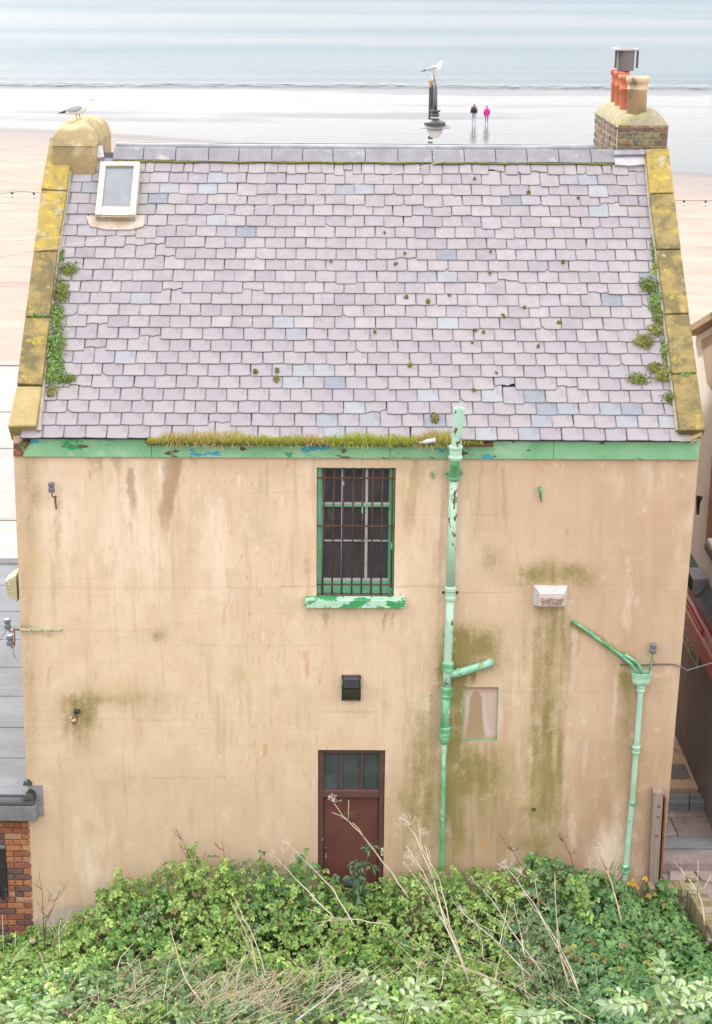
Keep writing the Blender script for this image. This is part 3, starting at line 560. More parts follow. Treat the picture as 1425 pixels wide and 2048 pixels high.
# ------------------------------------------------------------------ chimney stack (right) and capped stump (left)
def flaunch(x0, x1, y0, y1, z0, z1, nx=18, ny=22, seed=0, pw=4., amp=.28):
    gx_ = np.linspace(-1, 1, nx); gy_ = np.linspace(-1, 1, ny); X, Y = np.meshgrid(gx_, gy_)
    h = (1-np.abs(X)**pw)**.5*(1-np.abs(Y)**(pw*1.6))**.5; h = h*(1-amp/2+amp*fbm(X*2.5+9, Y*2.5+9, seed))
    V = np.stack([(x0+x1)/2+X*(x1-x0)/2*(1+.02*(fbm(X*3, Y*3, seed+3)-.5)), (y0+y1)/2+Y*(y1-y0)/2, z0+h*(z1-z0)], -1).reshape(-1, 3)
    i = (np.arange(ny-1)[:, None]*nx+np.arange(nx-1)[None, :]).ravel(); return V, np.stack([i, i+1, i+1+nx, i+nx], 1)
m_sooty = [M('sooty_brick_%d' % k, c, tuple(v*.6 for v in c), ns=20, rough=.95, bump=.7, bs=50, bdist=.012, layers=[((.42, .15, .05), dict(scale=8., lo=.62, hi=.66, amt=.9, loc=k*7.+2)), ((.26, .22, .12), dict(scale=5., lo=.48, hi=.62, amt=.75, loc=k*3.+9))]) for k, c in enumerate(((.10, .075, .07), (.15, .10, .085), (.20, .10, .08), (.13, .115, .10)))]
m_stackmortar = M('lichened_mortar', (.30, .255, .16), (.20, .175, .105), ns=9, rough=.95, bump=.8, bs=40, bdist=.015, layers=[((.24, .23, .05), dict(scale=4., lo=.48, hi=.62, amt=.8)), ((.10, .09, .055), dict(scale=7., lo=.55, hi=.7, amt=.7, loc=15.))])
cy0, cy1 = 3.44, 5.5; cx0 = float(onY(1233, 300, cy0)[0]); cx1 = float(onY(1336, 295, cy0)[0]); cz1 = float(onY(1280, 250, cy0)[2]); cz0 = 8.6
chim = MB().box(cx0+.008, cx1-.008, cy0+.008, cy1-.008, cz0, cz1).build('chimney_stack', m_stackmortar, house)
ch = .092; row = 0; z = cz1-.01
def stack_brick(a, b, z0, z1, face):
    p = random.uniform(-.003, .006)
    if face == 'f': mb = MB().box(a, b, cy0-.004-p, cy0+.09, z0, z1)
    elif face == 'l': mb = MB().box(cx0-.004-p, cx0+.09, a, b, z0, z1)
    else: mb = MB().box(cx1-.09, cx1+.004+p, a, b, z0, z1)
    mb.build('brick', random.choice(m_sooty), chim, bevel=.007)
while z > 8.9:
    for face, a0, a1 in (('f', cx0, cx1), ('l', cy0+.1, cy1), ('r', cy0+.1, cy1)):
        t_ = a0 + (0 if row % 2 else .0); first = True
        while t_ < a1-.03:
            L_ = (.11 if (row % 2 and first) else .225); e = min(t_+L_, a1); 
            if e-t_ > .04: stack_brick(t_+.011, e-.011, z-ch+.022, z, face)
            t_ = e; first = False
    z -= ch; row += 1
V, Fq = flaunch(cx0-.012, cx1+.012, cy0-.012, cy1+.012, cz1-.03, cz1+.17, seed=91, pw=3.2, amp=.5)
link('flaunching', npmesh('flaunching', V, Fq, m_stackmortar, smooth=True), chim)
m_terra = M('terracotta_pot', (.50, .155, .075), (.42, .12, .06), ns=6, rough=.75, bump=.2, layers=[((.16, .09, .08), dict(scale=5., lo=.58, hi=.75, amt=.6)), ((.60, .33, .22), dict(scale=7., lo=.62, hi=.75, amt=.5, loc=9.))])
m_buff = M('buff_pot', (.52, .36, .22), (.40, .28, .17), ns=6, rough=.8, bump=.3, layers=[((.12, .09, .06), dict(scale=5., st=(1, 1, .6), lo=.54, hi=.68, amt=.85)), ((.66, .52, .38), dict(scale=4., st=(1, 1, .5), lo=.58, hi=.68, amt=.7, loc=9.))])
m_pvc = M('galvanised_cowl', (.15, .13, .125), (.11, .098, .095), ns=7, rough=.6, bump=.3, metal=.2, stretch=(1, 1, .2), layers=[((.24, .22, .22), dict(scale=6., st=(1, 1, .1), lo=.62, hi=.7))])
m_purple = M('painted_strap', (.11, .055, .07), rough=.5)
def pot(u, vb, vt, y, wpx, mt, tall, rim=1.25):
    b = onY(u, vb, y); t_ = onY(u, vt, y); sc_ = F/((b-CAM)@fw); r = wpx/2/sc_; H = t_[2]-b[2]; zb = b[2]-.12
    H += .12
    if tall: pr = [(r*1.05, 0), (r*1.05, .04), (r*.98, .05), (r*.98, H*.66), (r*1.12, H*.67), (r*1.16, H*.70), (r*1.0, H*.73), (r*1.0, H*.86), (r*1.3, H*.9), (r*1.45, H*.95), (r*1.35, H), (r*1.0, H), (r*.9, H*.96), (r*.85, H*.6)]
    else: pr = [(r*1.0, 0), (r*.97, H*.72), (r*1.08, H*.725), (r*1.08, H*.75), (r*1.0, H*.76), (r*1.0, H*.86), (r*1.15, H*.88), (r*1.22, H*.92), (r*1.2, H*.98), (r*1.1, H), (r*.85, H), (r*.8, H*.6)]
    return MB().lathe(pr, (b[0], y, zb), 24).build('chimney_pot', mt, chim, smooth=True), (b[0], y, zb+H, r)
pc, buff = pot(1273, 228, 153, cy0+.32, 39, m_buff, False)
pot(1250, 222, 150, cy0+.75, 23, m_terra, True); p3o, t3 = pot(1240, 217, 142, cy0+1.15, 22, m_terra, True); pot(1230, 211, 138, cy0+1.65, 18, m_terra, True)
tag(pc, 'stained buff chimney pot in front'); 
# box cowl on strap legs over the middle pot
y = cy0+1.15; A1 = onY(1236, 141, y); A2 = onY(1270, 97, y); c = MB()
pr = []; xm = (A1[0]+A2[0])/2; hw = (A2[0]-A1[0])/2
for k in range(9):
    q = math.pi*k/8; pr.append((xm-hw*math.cos(q), y-.02-.10*math.sin(q)))
for k in range(9):
    q = math.pi*k/8; pr.append((xm+hw*math.cos(q), y+.14+.10*math.sin(q)))
n_ = len(pr); c.add([(p[0], p[1], A1[2]) for p in pr]+[(p[0], p[1], A2[2]) for p in pr], [tuple(range(n_)), tuple(range(2*n_-1, n_-1, -1))]+[(q, (q+1) % n_, n_+(q+1) % n_, n_+q) for q in range(n_)])
cow = c.build('chimney_cowl', m_pvc, chim)
t_ = MB()
for u in (1231, 1274.5):
    a = onY(u, 136, y-.02); b = onY(u+.5, 98, y-.02); t_.box(a[0]-.011, a[0]+.011, y-.04, y+.02, a[2], b[2])
t_.build('cowl_strap', m_purple, chim)
a = onY(1229, 99, y); b = onY(1277, 95, y); MB().box(a[0], b[0], y-.14, y+.26, a[2]-.012, a[2]+.012).build('cowl_lid', m_lead, chim, bevel=.004)
# white lead and mortar flashings at the stack foot, both ends
m_wlead = M('white_flashing', (.46, .43, .44), (.36, .33, .33), ns=6, rough=.7, bump=.4, layers=[((.30, .27, .27), dict(scale=8., lo=.62, hi=.72, amt=.6))])
def patch(px, h, th, mt, name):
    T = [onP(u, v, E0+NR*h, NR) for u, v in px]; n_ = len(T); B_ = [p-NR*th for p in T]
    return MB().add([tuple(p) for p in T+B_], [tuple(range(n_))]+[(q, (q+1) % n_, n_+(q+1) % n_, n_+q) for q in range(n_)]).build(name, mt, house, bevel=.0)
patch([(1228, 307), (1287, 304), (1290, 328), (1260, 331), (1231, 329)], .05, .05, m_wlead, 'flashing')
patch([(1229, 300), (1291, 298), (1291, 308), (1229, 309)], .10, .08, m_lead, 'flashing')
patch([(146, 296), (205, 291), (209, 313), (185, 317), (150, 318)], .05, .05, m_wlead, 'flashing')
patch([(146, 320), (166, 316), (168, 330), (143, 334)], .045, .03, m_lead, 'flashing')
# stump
m_stump = M('stump_mortar', (.35, .255, .125), (.25, .19, .095), ns=4, rough=.95, bump=.7, bs=20, bdist=.02, layers=[((.24, .20, .07), dict(scale=4., lo=.52, hi=.68, amt=.7)), ((.55, .42, .30), dict(scale=3., lo=.55, hi=.7, amt=.6, loc=9.))])
sx0 = float(onY(108, 285, 3.4)[0]); sx1 = float(onY(190, 288, 3.4)[0]); sz = float(onY(150, 242, 4.1)[2])
stump = MB().box(sx0+.01, sx1+.03, 3.16, 4.9, 8.6, sz-.22).build('chimney_stump', m_stump, house, bevel=.03)
V, Fq = flaunch(sx0+.005, sx1+.035, 3.15, 4.91, sz-.235, sz+.02, seed=97, pw=4.5, amp=.45)
link('stump_cap', npmesh('stump_cap', V, Fq, m_stump, smooth=True), stump)

# ------------------------------------------------------------------ skylight
m_skyfr = M('cream_skylight_paint', (.52, .48, .37), (.45, .41, .31), ns=6, rough=.6, bump=.3, layers=[((.35, .30, .20), dict(scale=7., lo=.62, hi=.74, amt=.6))])
m_skygl = M('skylight_glass', (.15, .158, .17), (.19, .195, .21), ns=3, rough=.14, bump=.03, bs=4)
m_stainmortar = M('stained_mortar_apron', (.42, .38, .32), (.36, .25, .17), ns=5, rough=.9, bump=.5, layers=[((.18, .16, .14), dict(scale=6., lo=.58, hi=.7, amt=.7))])
HS = .14
q = [roofxs(u, v, HS) for u, v in ((201, 322), (281, 323), (270, 430), (191, 428))]
xa, xb = (q[0][0]+q[3][0])/2, (q[1][0]+q[2][0])/2; sb, st = (q[2][1]+q[3][1])/2, (q[0][1]+q[1][1])/2
sk = MB()
def rbox(mb, x0, x1, s0, s1, h0, h1): return mb.hexa([tuple(roofp(*p)) for p in ((x0, s0, h0), (x1, s0, h0), (x1, s1, h0), (x0, s1, h0), (x0, s0, h1), (x1, s0, h1), (x1, s1, h1), (x0, s1, h1))])
fwid = .075
rbox(sk, xa, xa+fwid, sb, st, -.02, HS); rbox(sk, xb-fwid, xb, sb, st, -.02, HS); rbox(sk, xa+fwid, xb-fwid, st-.075, st, -.02, HS); rbox(sk, xa+fwid, xb-fwid, sb+.01, sb+.16, -.02, HS-.02)
skylight = sk.build('skylight', m_skyfr, house, bevel=.005)
tag(rbox(MB(), xa+fwid-.005, xb-fwid+.005, sb+.15, st-.07, HS-.05, HS-.035).build('pane', m_skygl, skylight), 'grey glass pane of the skylight')
rbox(MB(), xa+.02, xb-.02, sb-.012, sb-.001, -.02, HS-.03).build('skylight_apron', m_stainmortar, skylight)
ap = [roofxs(u, v, .03) for u, v in ((172, 432), (180, 452), (212, 459), (262, 459), (287, 452), (291, 430))]
P = [roofp(x, s, .03) for x, s in ap]; n_ = len(P)
MB().add([tuple(p) for p in P]+[tuple(p-NR*.03) for p in P], [tuple(range(n_))]+[(k, (k+1) % n_, n_+(k+1) % n_, n_+k) for k in range(n_)]).build('mortar_apron', m_stainmortar, skylight)

# ------------------------------------------------------------------ window (house > window > frame, pane, bars, sill)
wf = MB(); x0, x1, z0, z1 = win['x0']+.003, win['x1']-.003, win['z0'], win['z1']-.003
wf.box(x0, x0+.055, .06, .15, z0+.03, z1); wf.box(x1-.06, x1, .06, .15, z0+.03, z1); wf.box(x0+.055, x1-.06, .062, .15, z1-.03, z1)
window = wf.build('window', m_frame, house, bevel=.004)
xi0, xi1 = x0+.055, x1-.06
def wbar(u0, v0, u1, v1, y0, y1, mt, name, bev=.003):
    a = onY(u0, v0); b = onY(u1, v1); return MB().box(min(a[0], b[0]), max(a[0], b[0]), y0, y1, min(a[2], b[2]), max(a[2], b[2])).build(name, mt, window, bevel=bev)
zb = wz(1165); zm = wz(1013)
MB().box(xi0, xi1, .085, .15, z0+.03, zb-.012).build('bottom_rail', m_frame, window, bevel=.004)
MB().box(xi0+.001, xi1-.001, .075, .13, zm-.03, zm-.004).build('meeting_rail', m_frame, window, bevel=.003)
MB().box(xi0+.001, xi1-.001, .078, .13, zm-.002, zm+.02).build('sash_rail', m_white, window, bevel=.003)
MB().box(xi0+.001, xi1-.001, .09, .13, zb-.01, zb+.016).build('sash_rail', m_white, window, bevel=.003)
MB().box(xi0+.001, xi0+.014, .1, .13, zb+.017, z1-.03).build('sash_stile', m_white, window); MB().box(xi1-.012, xi1-.001, .1, .13, zb+.017, z1-.03).build('sash_stile', m_frame, window)
um = [(690, 1090), (734, 1090)]
xg = [wx(684, 1090), wx(733, 1090)]
for x_, wd_ in ((xg[0], .009), (xg[1], .017)):
    for a, b in ((zb+.017, zm-.031), (zm+.021, z1-.031)):
        MB().box(x_-wd_, x_+wd_, .1, .128, a, b).build('glazing_bar', m_white, window, bevel=.002)
zg = wz(1087); edges = [xi0+.015, xg[0]-.009, xg[0]+.009, xg[1]-.017, xg[1]+.017, xi1-.013]
for k in range(3): MB().box(edges[2*k]+.0005, edges[2*k+1]-.0005, .102, .126, zg-.009, zg+.009).build('glazing_bar', m_white, window, bevel=.002)
for k in range(3):
    for a, b in ((zb+.016, zg-.009), (zg+.009, zm-.03), (zm+.02, z1-.03)):
        p = MB().box(edges[2*k], edges[2*k+1], .116+random.uniform(-.001, .001), .119, a, b).build('pane', m_glass, window)
for k, u in enumerate((648, 667, 686, 706, 725, 744.5, 764, 784)):
    a = onY(u+2, 940); b = onY(u-3+k*.2, 1187)
    MB().tube([(a[0], .03, win['z1']+.01), ((a[0]*2+b[0])/3+random.uniform(-.003, .003), .03, (a[2]*2+b[2])/3), (b[0], .03, win['z0']-.0)], .011, 7).build('security_bar', m_rustbar, window, smooth=True)
for v in (957, 1053, 1170):
    z_ = wz(v); MB().box(win['x0']-.012, win['x1']+.012, .012, .022, z_-.010, z_+.009).build('security_crossbar', m_rustbar, window, bevel=.003)
a = onY(610, 1199, -.09); b = onY(810, 1217, -.09)
sill = MB().hexa([(a[0], -.10, b[2]), (b[0], -.10, b[2]), (b[0]-.02, .10, b[2]+.02), (a[0]+.02, .10, b[2]+.02), (a[0], -.10, a[2]), (b[0], -.10, a[2]), (b[0], -.012, a[2]+.02), (a[0], -.012, a[2]+.02)])
sill.build('sill', m_sill, window, bevel=.008)
MB().box(win['x0'], win['x1'], -.01, .09, a[2]-.02, a[2]+.025).build('sill_back', M('dirty_sill', (.16, .11, .08), (.08, .06, .05), ns=20, rough=.95, layers=[((.6, .56, .5), dict(scale=22., lo=.68, hi=.72))]), window)

# ------------------------------------------------------------------ door
m_door = M('maroon_door_paint', (.13, .045, .035), (.10, .033, .028), ns=2.5, rough=.5, bump=.25, bs=20, layers=[((.17, .08, .05), dict(scale=3., st=(1, 1, .3), lo=.55, hi=.75, amt=.6)), ((.45, .38, .35), dict(scale=8., st=(1.6, 1, .35), lo=.69, hi=.71, loc=4.)), ((.06, .03, .025), dict(scale=9., lo=.62, hi=.75, amt=.5, loc=14.))])
m_dframe = M('maroon_frame_paint', (.115, .05, .042), (.085, .04, .035), ns=5, rough=.6, bump=.4, layers=[((.38, .32, .30), dict(scale=9., st=(1, 1, .4), lo=.68, hi=.71)), ((.05, .035, .03), dict(scale=8., lo=.6, hi=.7, amt=.6, loc=8.))])
m_dglass = glass('grimy_fanlight_glass', (.045, .055, .055), (.20, .21, .20), .15, .7)
x0, x1, z1 = door['x0']+.003, door['x1']-.003, door['z1']-.003; zt0 = wz(1583, 700); zt1 = wz(1597, 700); zd = -.45
df = MB(); df.box(x0, x0+.065, .03, .13, zd, z1); df.box(x1-.065, x1, .03, .13, zd, z1); df.box(x0+.065, x1-.065, .031, .13, z1-.055, z1); df.box(x0+.065, x1-.065, .022, .13, zt1, zt0)
dr = df.build('door', m_dframe, house, bevel=.005)
leaf = MB(); rr = .05; xl, xr_ = x0+.07, x1-.07; top = zt1-.004
prof = [(xl, zd), (xr_, zd), (xr_, top-rr)]+[(xr_-rr+rr*math.cos(q), top-rr+rr*math.sin(q)) for q in (.5, 1.0)]+[(xr_-rr, top), (xl+rr, top)]+[(xl+rr-rr*math.sin(q), top-rr+rr*math.cos(q)) for q in (.5, 1.0)]+[(xl, top-rr)]
n_ = len(prof); leaf.add([(p[0], .065, p[1]) for p in prof]+[(p[0], .10, p[1]) for p in prof], [tuple(range(n_)), tuple(range(2*n_-1, n_-1, -1))]+[(k, (k+1) % n_, n_+(k+1) % n_, n_+k) for k in range(n_)])
leaf.build('door_leaf', m_door, dr, bevel=.004)
MB().box(x0+.066, x1-.066, .103, .12, zd, zt1).build('door_backing', m_dframe, dr)
xm = [wx(682, 1540), wx(724, 1540)]; xe = [x0+.065, xm[0], xm[1], x1-.065]
for x_ in xm: MB().box(x_-.014, x_+.014, .045, .10, zt0, z1-.055).build('mullion', m_dframe, dr, bevel=.003)
for k in range(3):
    MB().box(xe[k]+(.014 if k else 0), xe[k+1]-(.014 if k < 2 else 0), .075+.001*k, .08+.001*k, zt0, z1-.055).build('pane', m_dglass, dr)
    xc = (xe[k]+xe[k+1])/2; MB().tube([(xc, .13, zt0), (xc, .13, z1-.06)], .007, 6).build('security_bar', m_white, dr)
m_brass = M('tarnished_brass', (.16, .11, .05), (.08, .06, .04), ns=20, rough=.5, metal=.6)
m_steel = M('grey_letterplate', (.20, .22, .23), (.12, .13, .14), ns=10, rough=.5, metal=.4)
a = onY(688, 1642, .05); b = onY(712, 1626, .05); MB().box(a[0], b[0], .054, .066, a[2], b[2]).build('peephole_plate', m_dframe, dr, bevel=.004)
a = onY(685, 1772, .05); b = onY(714, 1758, .05); MB().box(a[0], b[0], .052, .066, a[2], b[2]).build('letter_plate', m_steel, dr, bevel=.004)
a = onY(651, 1698, .06); MB().lathe([(.026, 0), (.026, .008), (.018, .014), (.012, .012)], (a[0], .066, a[2]), 14, (0, -1, 0)).build('lock', m_brass, dr)
# boarded recess
pb = MB(); nb = 26; xs_ = np.linspace(pan['x0']+.006, pan['x1']-.006, nb); zs_ = np.linspace(pan['z0']+.006, pan['z1']-.006, 34); X, Z = np.meshgrid(xs_, zs_)
V = np.stack([X, X*0+.028, Z], -1).reshape(-1, 3); i = (np.arange(33)[:, None]*nb+np.arange(nb-1)[None, :]).ravel()
me = npmesh('access_panel', V, np.stack([i, i+1, i+1+nb, i+nb], 1), M('stained_panel_board', (.52, .385, .31), (.47, .34, .27), ns=2, rough=.7, bump=.1, layers=[((.56, .46, .42), dict(attr='pale', amt=.8)), ((.30, .19, .08), dict(attr='algae', amt=.85)), ((.36, .17, .12), dict(attr='rust', amt=.6))]))
tx = (X-pan['x0'])/(pan['x1']-pan['x0']); tz = (Z-pan['z0'])/(pan['z1']-pan['z0'])
wd = .17*np.sqrt(np.clip((.93-tz)/.16, .02, 1))+.16*(1-tz)**3; al = (1-sstep(.75, 1.25, np.abs(tx-.38)/wd))*(1-sstep(.88, .93, tz))*.85; al = np.maximum(al, .75*(1-sstep(0., .12, tz))); al = np.maximum(al, .6*(1-sstep(.0, .25, tx))*(1-sstep(.4, .95, tz)))
pl = np.exp(-((np.abs(tx-.37)/wd-1.25)/.3)**2)*(1-sstep(.85, .97, tz)); rs = sstep(.82, 1., tz)
for nm, val in (('algae', al), ('pale', pl), ('rust', rs)):
    a = me.attributes.new(nm, 'FLOAT', 'POINT'); a.data.foreach_set('value', val.ravel().astype(np.float32))
link('access_panel', me, house)
mb = MB(); e = .007
mb.box(pan['x0'], pan['x0']+e, .0, .03, pan['z0'], pan['z1']); mb.box(pan['x1']-e, pan['x1'], .0, .03, pan['z0'], pan['z1']); mb.box(pan['x0']+e, pan['x1']-e, .0, .03, pan['z0'], pan['z0']+e); mb.box(pan['x0']+e, pan['x1']-e, .001, .03, pan['z1']-e, pan['z1'])
mb.build('panel_frame', m_frame, house)

# ------------------------------------------------------------------ soil pipe with vent
def wp(u, v, y=0.): return onY(u, v, y)
pipe = empty('soil_pipe', tuple(onY(885, 1745, -.08)), 'tall flaking pale green soil pipe rising past the eaves beside the barred window', 'pipe')
def pipe_seg(pts, r, mt, name, par, n=16): return MB().tube([tuple(p) for p in pts], r, n).build(name, mt, par, smooth=True)
def collar(u, v0, v1, y, r, mt, par, name='collar'):
    a = wp(u, v1, y); b = wp(u, v0, y); H = b[2]-a[2]
    return MB().lathe([(r*.9, 0), (r*1.12, .004), (r*1.12, H*.22), (r*.98, H*.28), (r*.98, H*.62), (r*1.18, H*.68), (r*1.18, H*.92), (r*.9, H)], tuple(a), 20).build(name, mt, par, smooth=False)
yp = -.085
vt = wp(919, 816, -.27); vb = wp(913, 893, -.27)
MB().lathe([(.060, 0), (.060, vt[2]-vb[2]), (.048, vt[2]-vb[2]), (.046, .1)], tuple(vb), 18, tuple(vt-vb)).build('vent_pipe', m_pipe, pipe, smooth=False)
MB().lathe([(.06, 0), (.082, .03), (.086, .06), (.074, .07), (.074, .15), (.085, .16), (.085, .185), (.066, .19)], tuple(wp(911, 922, -.26)), 20).build('socket', m_pipe, pipe)
pipe_seg([wp(911, 915, -.26), wp(910, 928, -.25), wp(909, 937, -.18), wp(908.5, 945, -.11), wp(908, 958, yp)], [.058, .06, .06, .06, .06], m_pipe2, 'swan_neck', pipe)
pipe_seg([wp(908, 950, yp), wp(904, 1080, yp), wp(901, 1190, yp)], .053, m_pipe, 'pipe_length', pipe)
pipe_seg([wp(901, 1195, yp), wp(898, 1270, yp), wp(895, 1345, yp), wp(893, 1385, yp)], .053, m_pipe, 'pipe_length', pipe)
pipe_seg([wp(893, 1385, yp), wp(891, 1430, yp), wp(889, 1470, yp)], .056, m_pipe2, 'pipe_length', pipe)
for a in ((901, 1172, 1199), (896, 1323, 1342), (893.5, 1373, 1394), (890, 1453, 1470)): collar(*a, yp, .064, m_pipe2 if a[1] > 1300 else m_pipe, pipe)
collar(908.5, 938, 958, yp, .07, m_pipe2, pipe)
for s in (-1, 1):
    e = wp(908.5+s*15, 946, -.03); MB().lathe([(.022, 0), (.022, .02), (.012, .03)], (e[0], -.0, e[2]), 10, (0, -1, 0)).build('bracket_lug', m_pipe2, pipe)
    e = wp(901+s*14, 1186, -.03); MB().lathe([(.016, 0), (.016, .02), (.01, .03)], (e[0], -.0, e[2]), 10, (0, -1, 0)).build('bracket_lug', m_rustbar, pipe)
b = wp(889, 1488, yp); MB().lathe([(.024, -.01), (.05, .03), (.062, .075), (.062, .1), (.05, .125), (.045, .14)], tuple(b), 20).build('reducer', m_pipe2, pipe, smooth=True)
MB().lathe([(.034, 0), (.034, .07), (.028, .075), (.034, .08), (.034, .11)], tuple(wp(888.5, 1504, yp)), 14).build('reducer_collar', m_pipe, pipe)
pipe_seg([wp(888.5, 1500, yp), wp(887, 1580, yp+.01), wp(885, 1680, yp+.01), wp(884, 1748, yp+.02), wp(884, 1800, yp+.02)], .029, m_pipe2, 'lower_pipe', pipe, 12)
bp = [wp(899, 1349, yp), wp(915, 1346, yp), wp(930, 1342, yp), wp(955, 1334, yp), wp(972, 1328, yp), wp(979, 1326, -.04), wp(981, 1325.5, .03)]
pipe_seg(bp, [.05, .052, .05, .05, .052, .054, .054], M('mossy_branch_pipe_paint', (.12, .40, .24), (.36, .60, .48), ns=7, rough=.5, bump=.5, layers=[((.62, .56, .40), dict(scale=9., lo=.55, hi=.58, loc=3.)), ((.16, .15, .02), dict(scale=5., lo=.52, hi=.66, loc=9., amt=.8)), ((.14, .06, .03), dict(scale=11., lo=.64, hi=.67, loc=19.))]), 'branch_pipe', pipe)
MB().lathe([(.06, 0), (.06, .04)], tuple(bp[1]), 16, tuple(bp[2]-bp[1])).build('branch_collar', m_pipe2, pipe)

# ------------------------------------------------------------------ rainwater pipe with hopper
rp = empty('hopper_pipe', tuple(wp(1250, 1740, -.06)), 'pale green drainpipe with hopper head near the right corner of the wall', 'pipe')
a = wp(1263, 1368, -.08); b = wp(1304, 1345, -.08); x0, x1, z0, z1 = a[0], b[0], a[2], b[2]
hp = MB(); c = .045
prf = [(x0, .0), (x0, -.10), (x0+c, -.15), (x1-c, -.15), (x1, -.10), (x1, .0)]; n_ = len(prf)
hp.add([(p[0]+(.02 if p[0] < (x0+x1)/2 else -.02), p[1]*.8, z0) for p in prf]+[(p[0], p[1], z1) for p in prf], [tuple(range(n_))]+[(k, (k+1) % n_, n_+(k+1) % n_, n_+k) for k in range(n_)])
ip = [(x0+.014, -.008), (x0+.014, -.094), (x0+c+.006, -.136), (x1-c-.006, -.136), (x1-.014, -.094), (x1-.014, -.008)]
hp.add([(p[0], p[1], z1) for p in prf]+[(p[0], p[1], z1) for p in ip], [(k, (k+1) % n_, n_+(k+1) % n_, n_+k) for k in range(n_)])
hp.add([(p[0], p[1], z1) for p in ip]+[(p[0], p[1], z0+.03) for p in ip], [(k, (k+1) % n_, n_+(k+1) % n_, n_+k) for k in range(n_)]+[tuple(range(n_, 2*n_))])
hp.build('hopper', m_pipe3, rp)
pipe_seg([wp(1282, 1366, -.06), wp(1281, 1390, -.06), wp(1275, 1470, -.06), wp(1265, 1600, -.06), wp(1257, 1680, -.06), wp(1251, 1750, -.06), wp(1247, 1800, -.05)], .037, m_pipe3, 'pipe_length', rp, 14)
collar(1282, 1368, 1382, -.06, .05, m_pipe3, rp); collar(1272, 1491, 1506, -.06, .048, m_pipe3, rp); collar(1265, 1604, 1610, -.06, .041, m_pipe2, rp); collar(1251, 1728, 1745, -.06, .05, m_pipe2, rp)
m_clip = M('blue_green_clip', (.14, .40, .36), (.10, .30, .30), ns=9, rough=.5)
pipe_seg([wp(1145, 1241, .03), wp(1148, 1244, -.03), wp(1170, 1259, -.035), wp(1215, 1292, -.035), wp(1246, 1314, -.04), wp(1262, 1327, -.07), wp(1270, 1338, -.08), wp(1272, 1352, -.08)], .021, m_pipe2, 'waste_pipe', rp, 10)
pipe_seg([wp(1250, 1309, -.055), wp(1262, 1317, -.065), wp(1275, 1326, -.08), wp(1282, 1336, -.085), wp(1283, 1352, -.085)], .02, m_pipe2, 'waste_pipe', rp, 10)
for u, v in ((1182, 1266), (1243, 1311), (1249, 1314)):
    e = wp(u, v, -.035); MB().lathe([(.026, -.012), (.03, -.01), (.03, .014), (.026, .016)], tuple(e), 12, tuple(wp(u+10, v+7.3, -.035)-e)).build('pipe_clip', m_clip, rp)

# ------------------------------------------------------------------ fixtures on the wall
# alarm box
al = empty('alarm_box', tuple(wp(1101, 1214)), 'weathered white alarm box with worn orange Goldcrest sticker', 'alarm box')
m_alarm = M('weathered_white_plastic', (.56, .52, .51), (.48, .44, .42), ns=6, rough=.55, bump=.15, layers=[((.34, .29, .24), dict(scale=7., lo=.58, hi=.75, amt=.6))])
D = .15
L0, R0, T0, B0 = wp(1067, 1172), wp(1136, 1172), wp(1100, 1170), wp(1100, 1211)
xa, xb, zt, zb = L0[0], R0[0], T0[2], B0[2]
fa = wp(1080, 1187, -D); fb = wp(1129, 1213, -D); fx0, fx1, fz1, fz0 = fa[0], fb[0], fa[2], fb[2]
b = MB(); b.add([(xa, -.002, zb+.0), (xb, -.002, zb), (xb, -.002, zt), (xa, -.002, zt), (fx0, -D, fz0), (fx1, -D, fz0), (fx1, -D, fz1), (fx0, -D, fz1)], [(3, 2, 1, 0), (4, 5, 6, 7), (0, 1, 5, 4), (1, 2, 6, 5), (2, 3, 7, 6), (3, 0, 4, 7)])
b.build('housing', m_alarm, al, bevel=.005)
sx0, sx1, sz0, sz1 = fx0+.006, fx1-.006, fz0+.016, fz0+(fz1-fz0)*.72
lab = MB().box(sx0, sx1, -D-.004, -D+.001, sz0, sz1).build('sticker', M('worn_orange_sticker', (.55, .30, .19), (.60, .42, .33), ns=14, rough=.6, bump=.1, contrast=(.42, .58), layers=[((.18, .07, .05), dict(scale=16., lo=.62, hi=.66, loc=3.)), ((.62, .56, .52), dict(scale=12., lo=.60, hi=.64, loc=13.))]), al)
m_ink = M('faded_ink', (.10, .09, .14), (.16, .13, .16), ns=40, rough=.7, bump=0)
m_ghost = M('faded_white_ink', (.62, .60, .62), rough=.7, bump=0)
xm = (sx0+sx1)/2
for body, zz, size, w_ in (('Goldcrest', .66, .075, .27), ('(0723) 584300', .22, .055, .25)):
    me = text_mesh(body, size); bb = [v.co.x for v in me.vertices]; sc_ = w_/(max(bb)-min(bb))
    me.materials.append(m_ink); o = link('lettering', me, al)
    o.matrix_basis = Matrix.Translation((xm, -D-.006, sz0+(sz1-sz0)*zz)) @ Matrix.Rotation(math.pi/2, 4, 'X') @ Matrix.Diagonal((sc_, 1, 1, 1))
for s in (0, 1):
    for k in range(4):
        f0 = (.30+.13*k)
        if s == 0: p0 = (xa+(fx0-xa)*.25, -D*.25); p1 = (xa+(fx0-xa)*.85, -D*.85); off = (-.004, -.002)
        else: p0 = (xb+(fx1-xb)*.25, -D*.25); p1 = (xb+(fx1-xb)*.85, -D*.85); off = (.004, -.002)
        z_ = zb+(zt-zb)*f0
        MB().tube([(p0[0]+off[0], p0[1]+off[1], z_+.012), (p1[0]+off[0], p1[1]+off[1], z_-.006)], .005, 6).build('vent_rib', m_alarm, al)
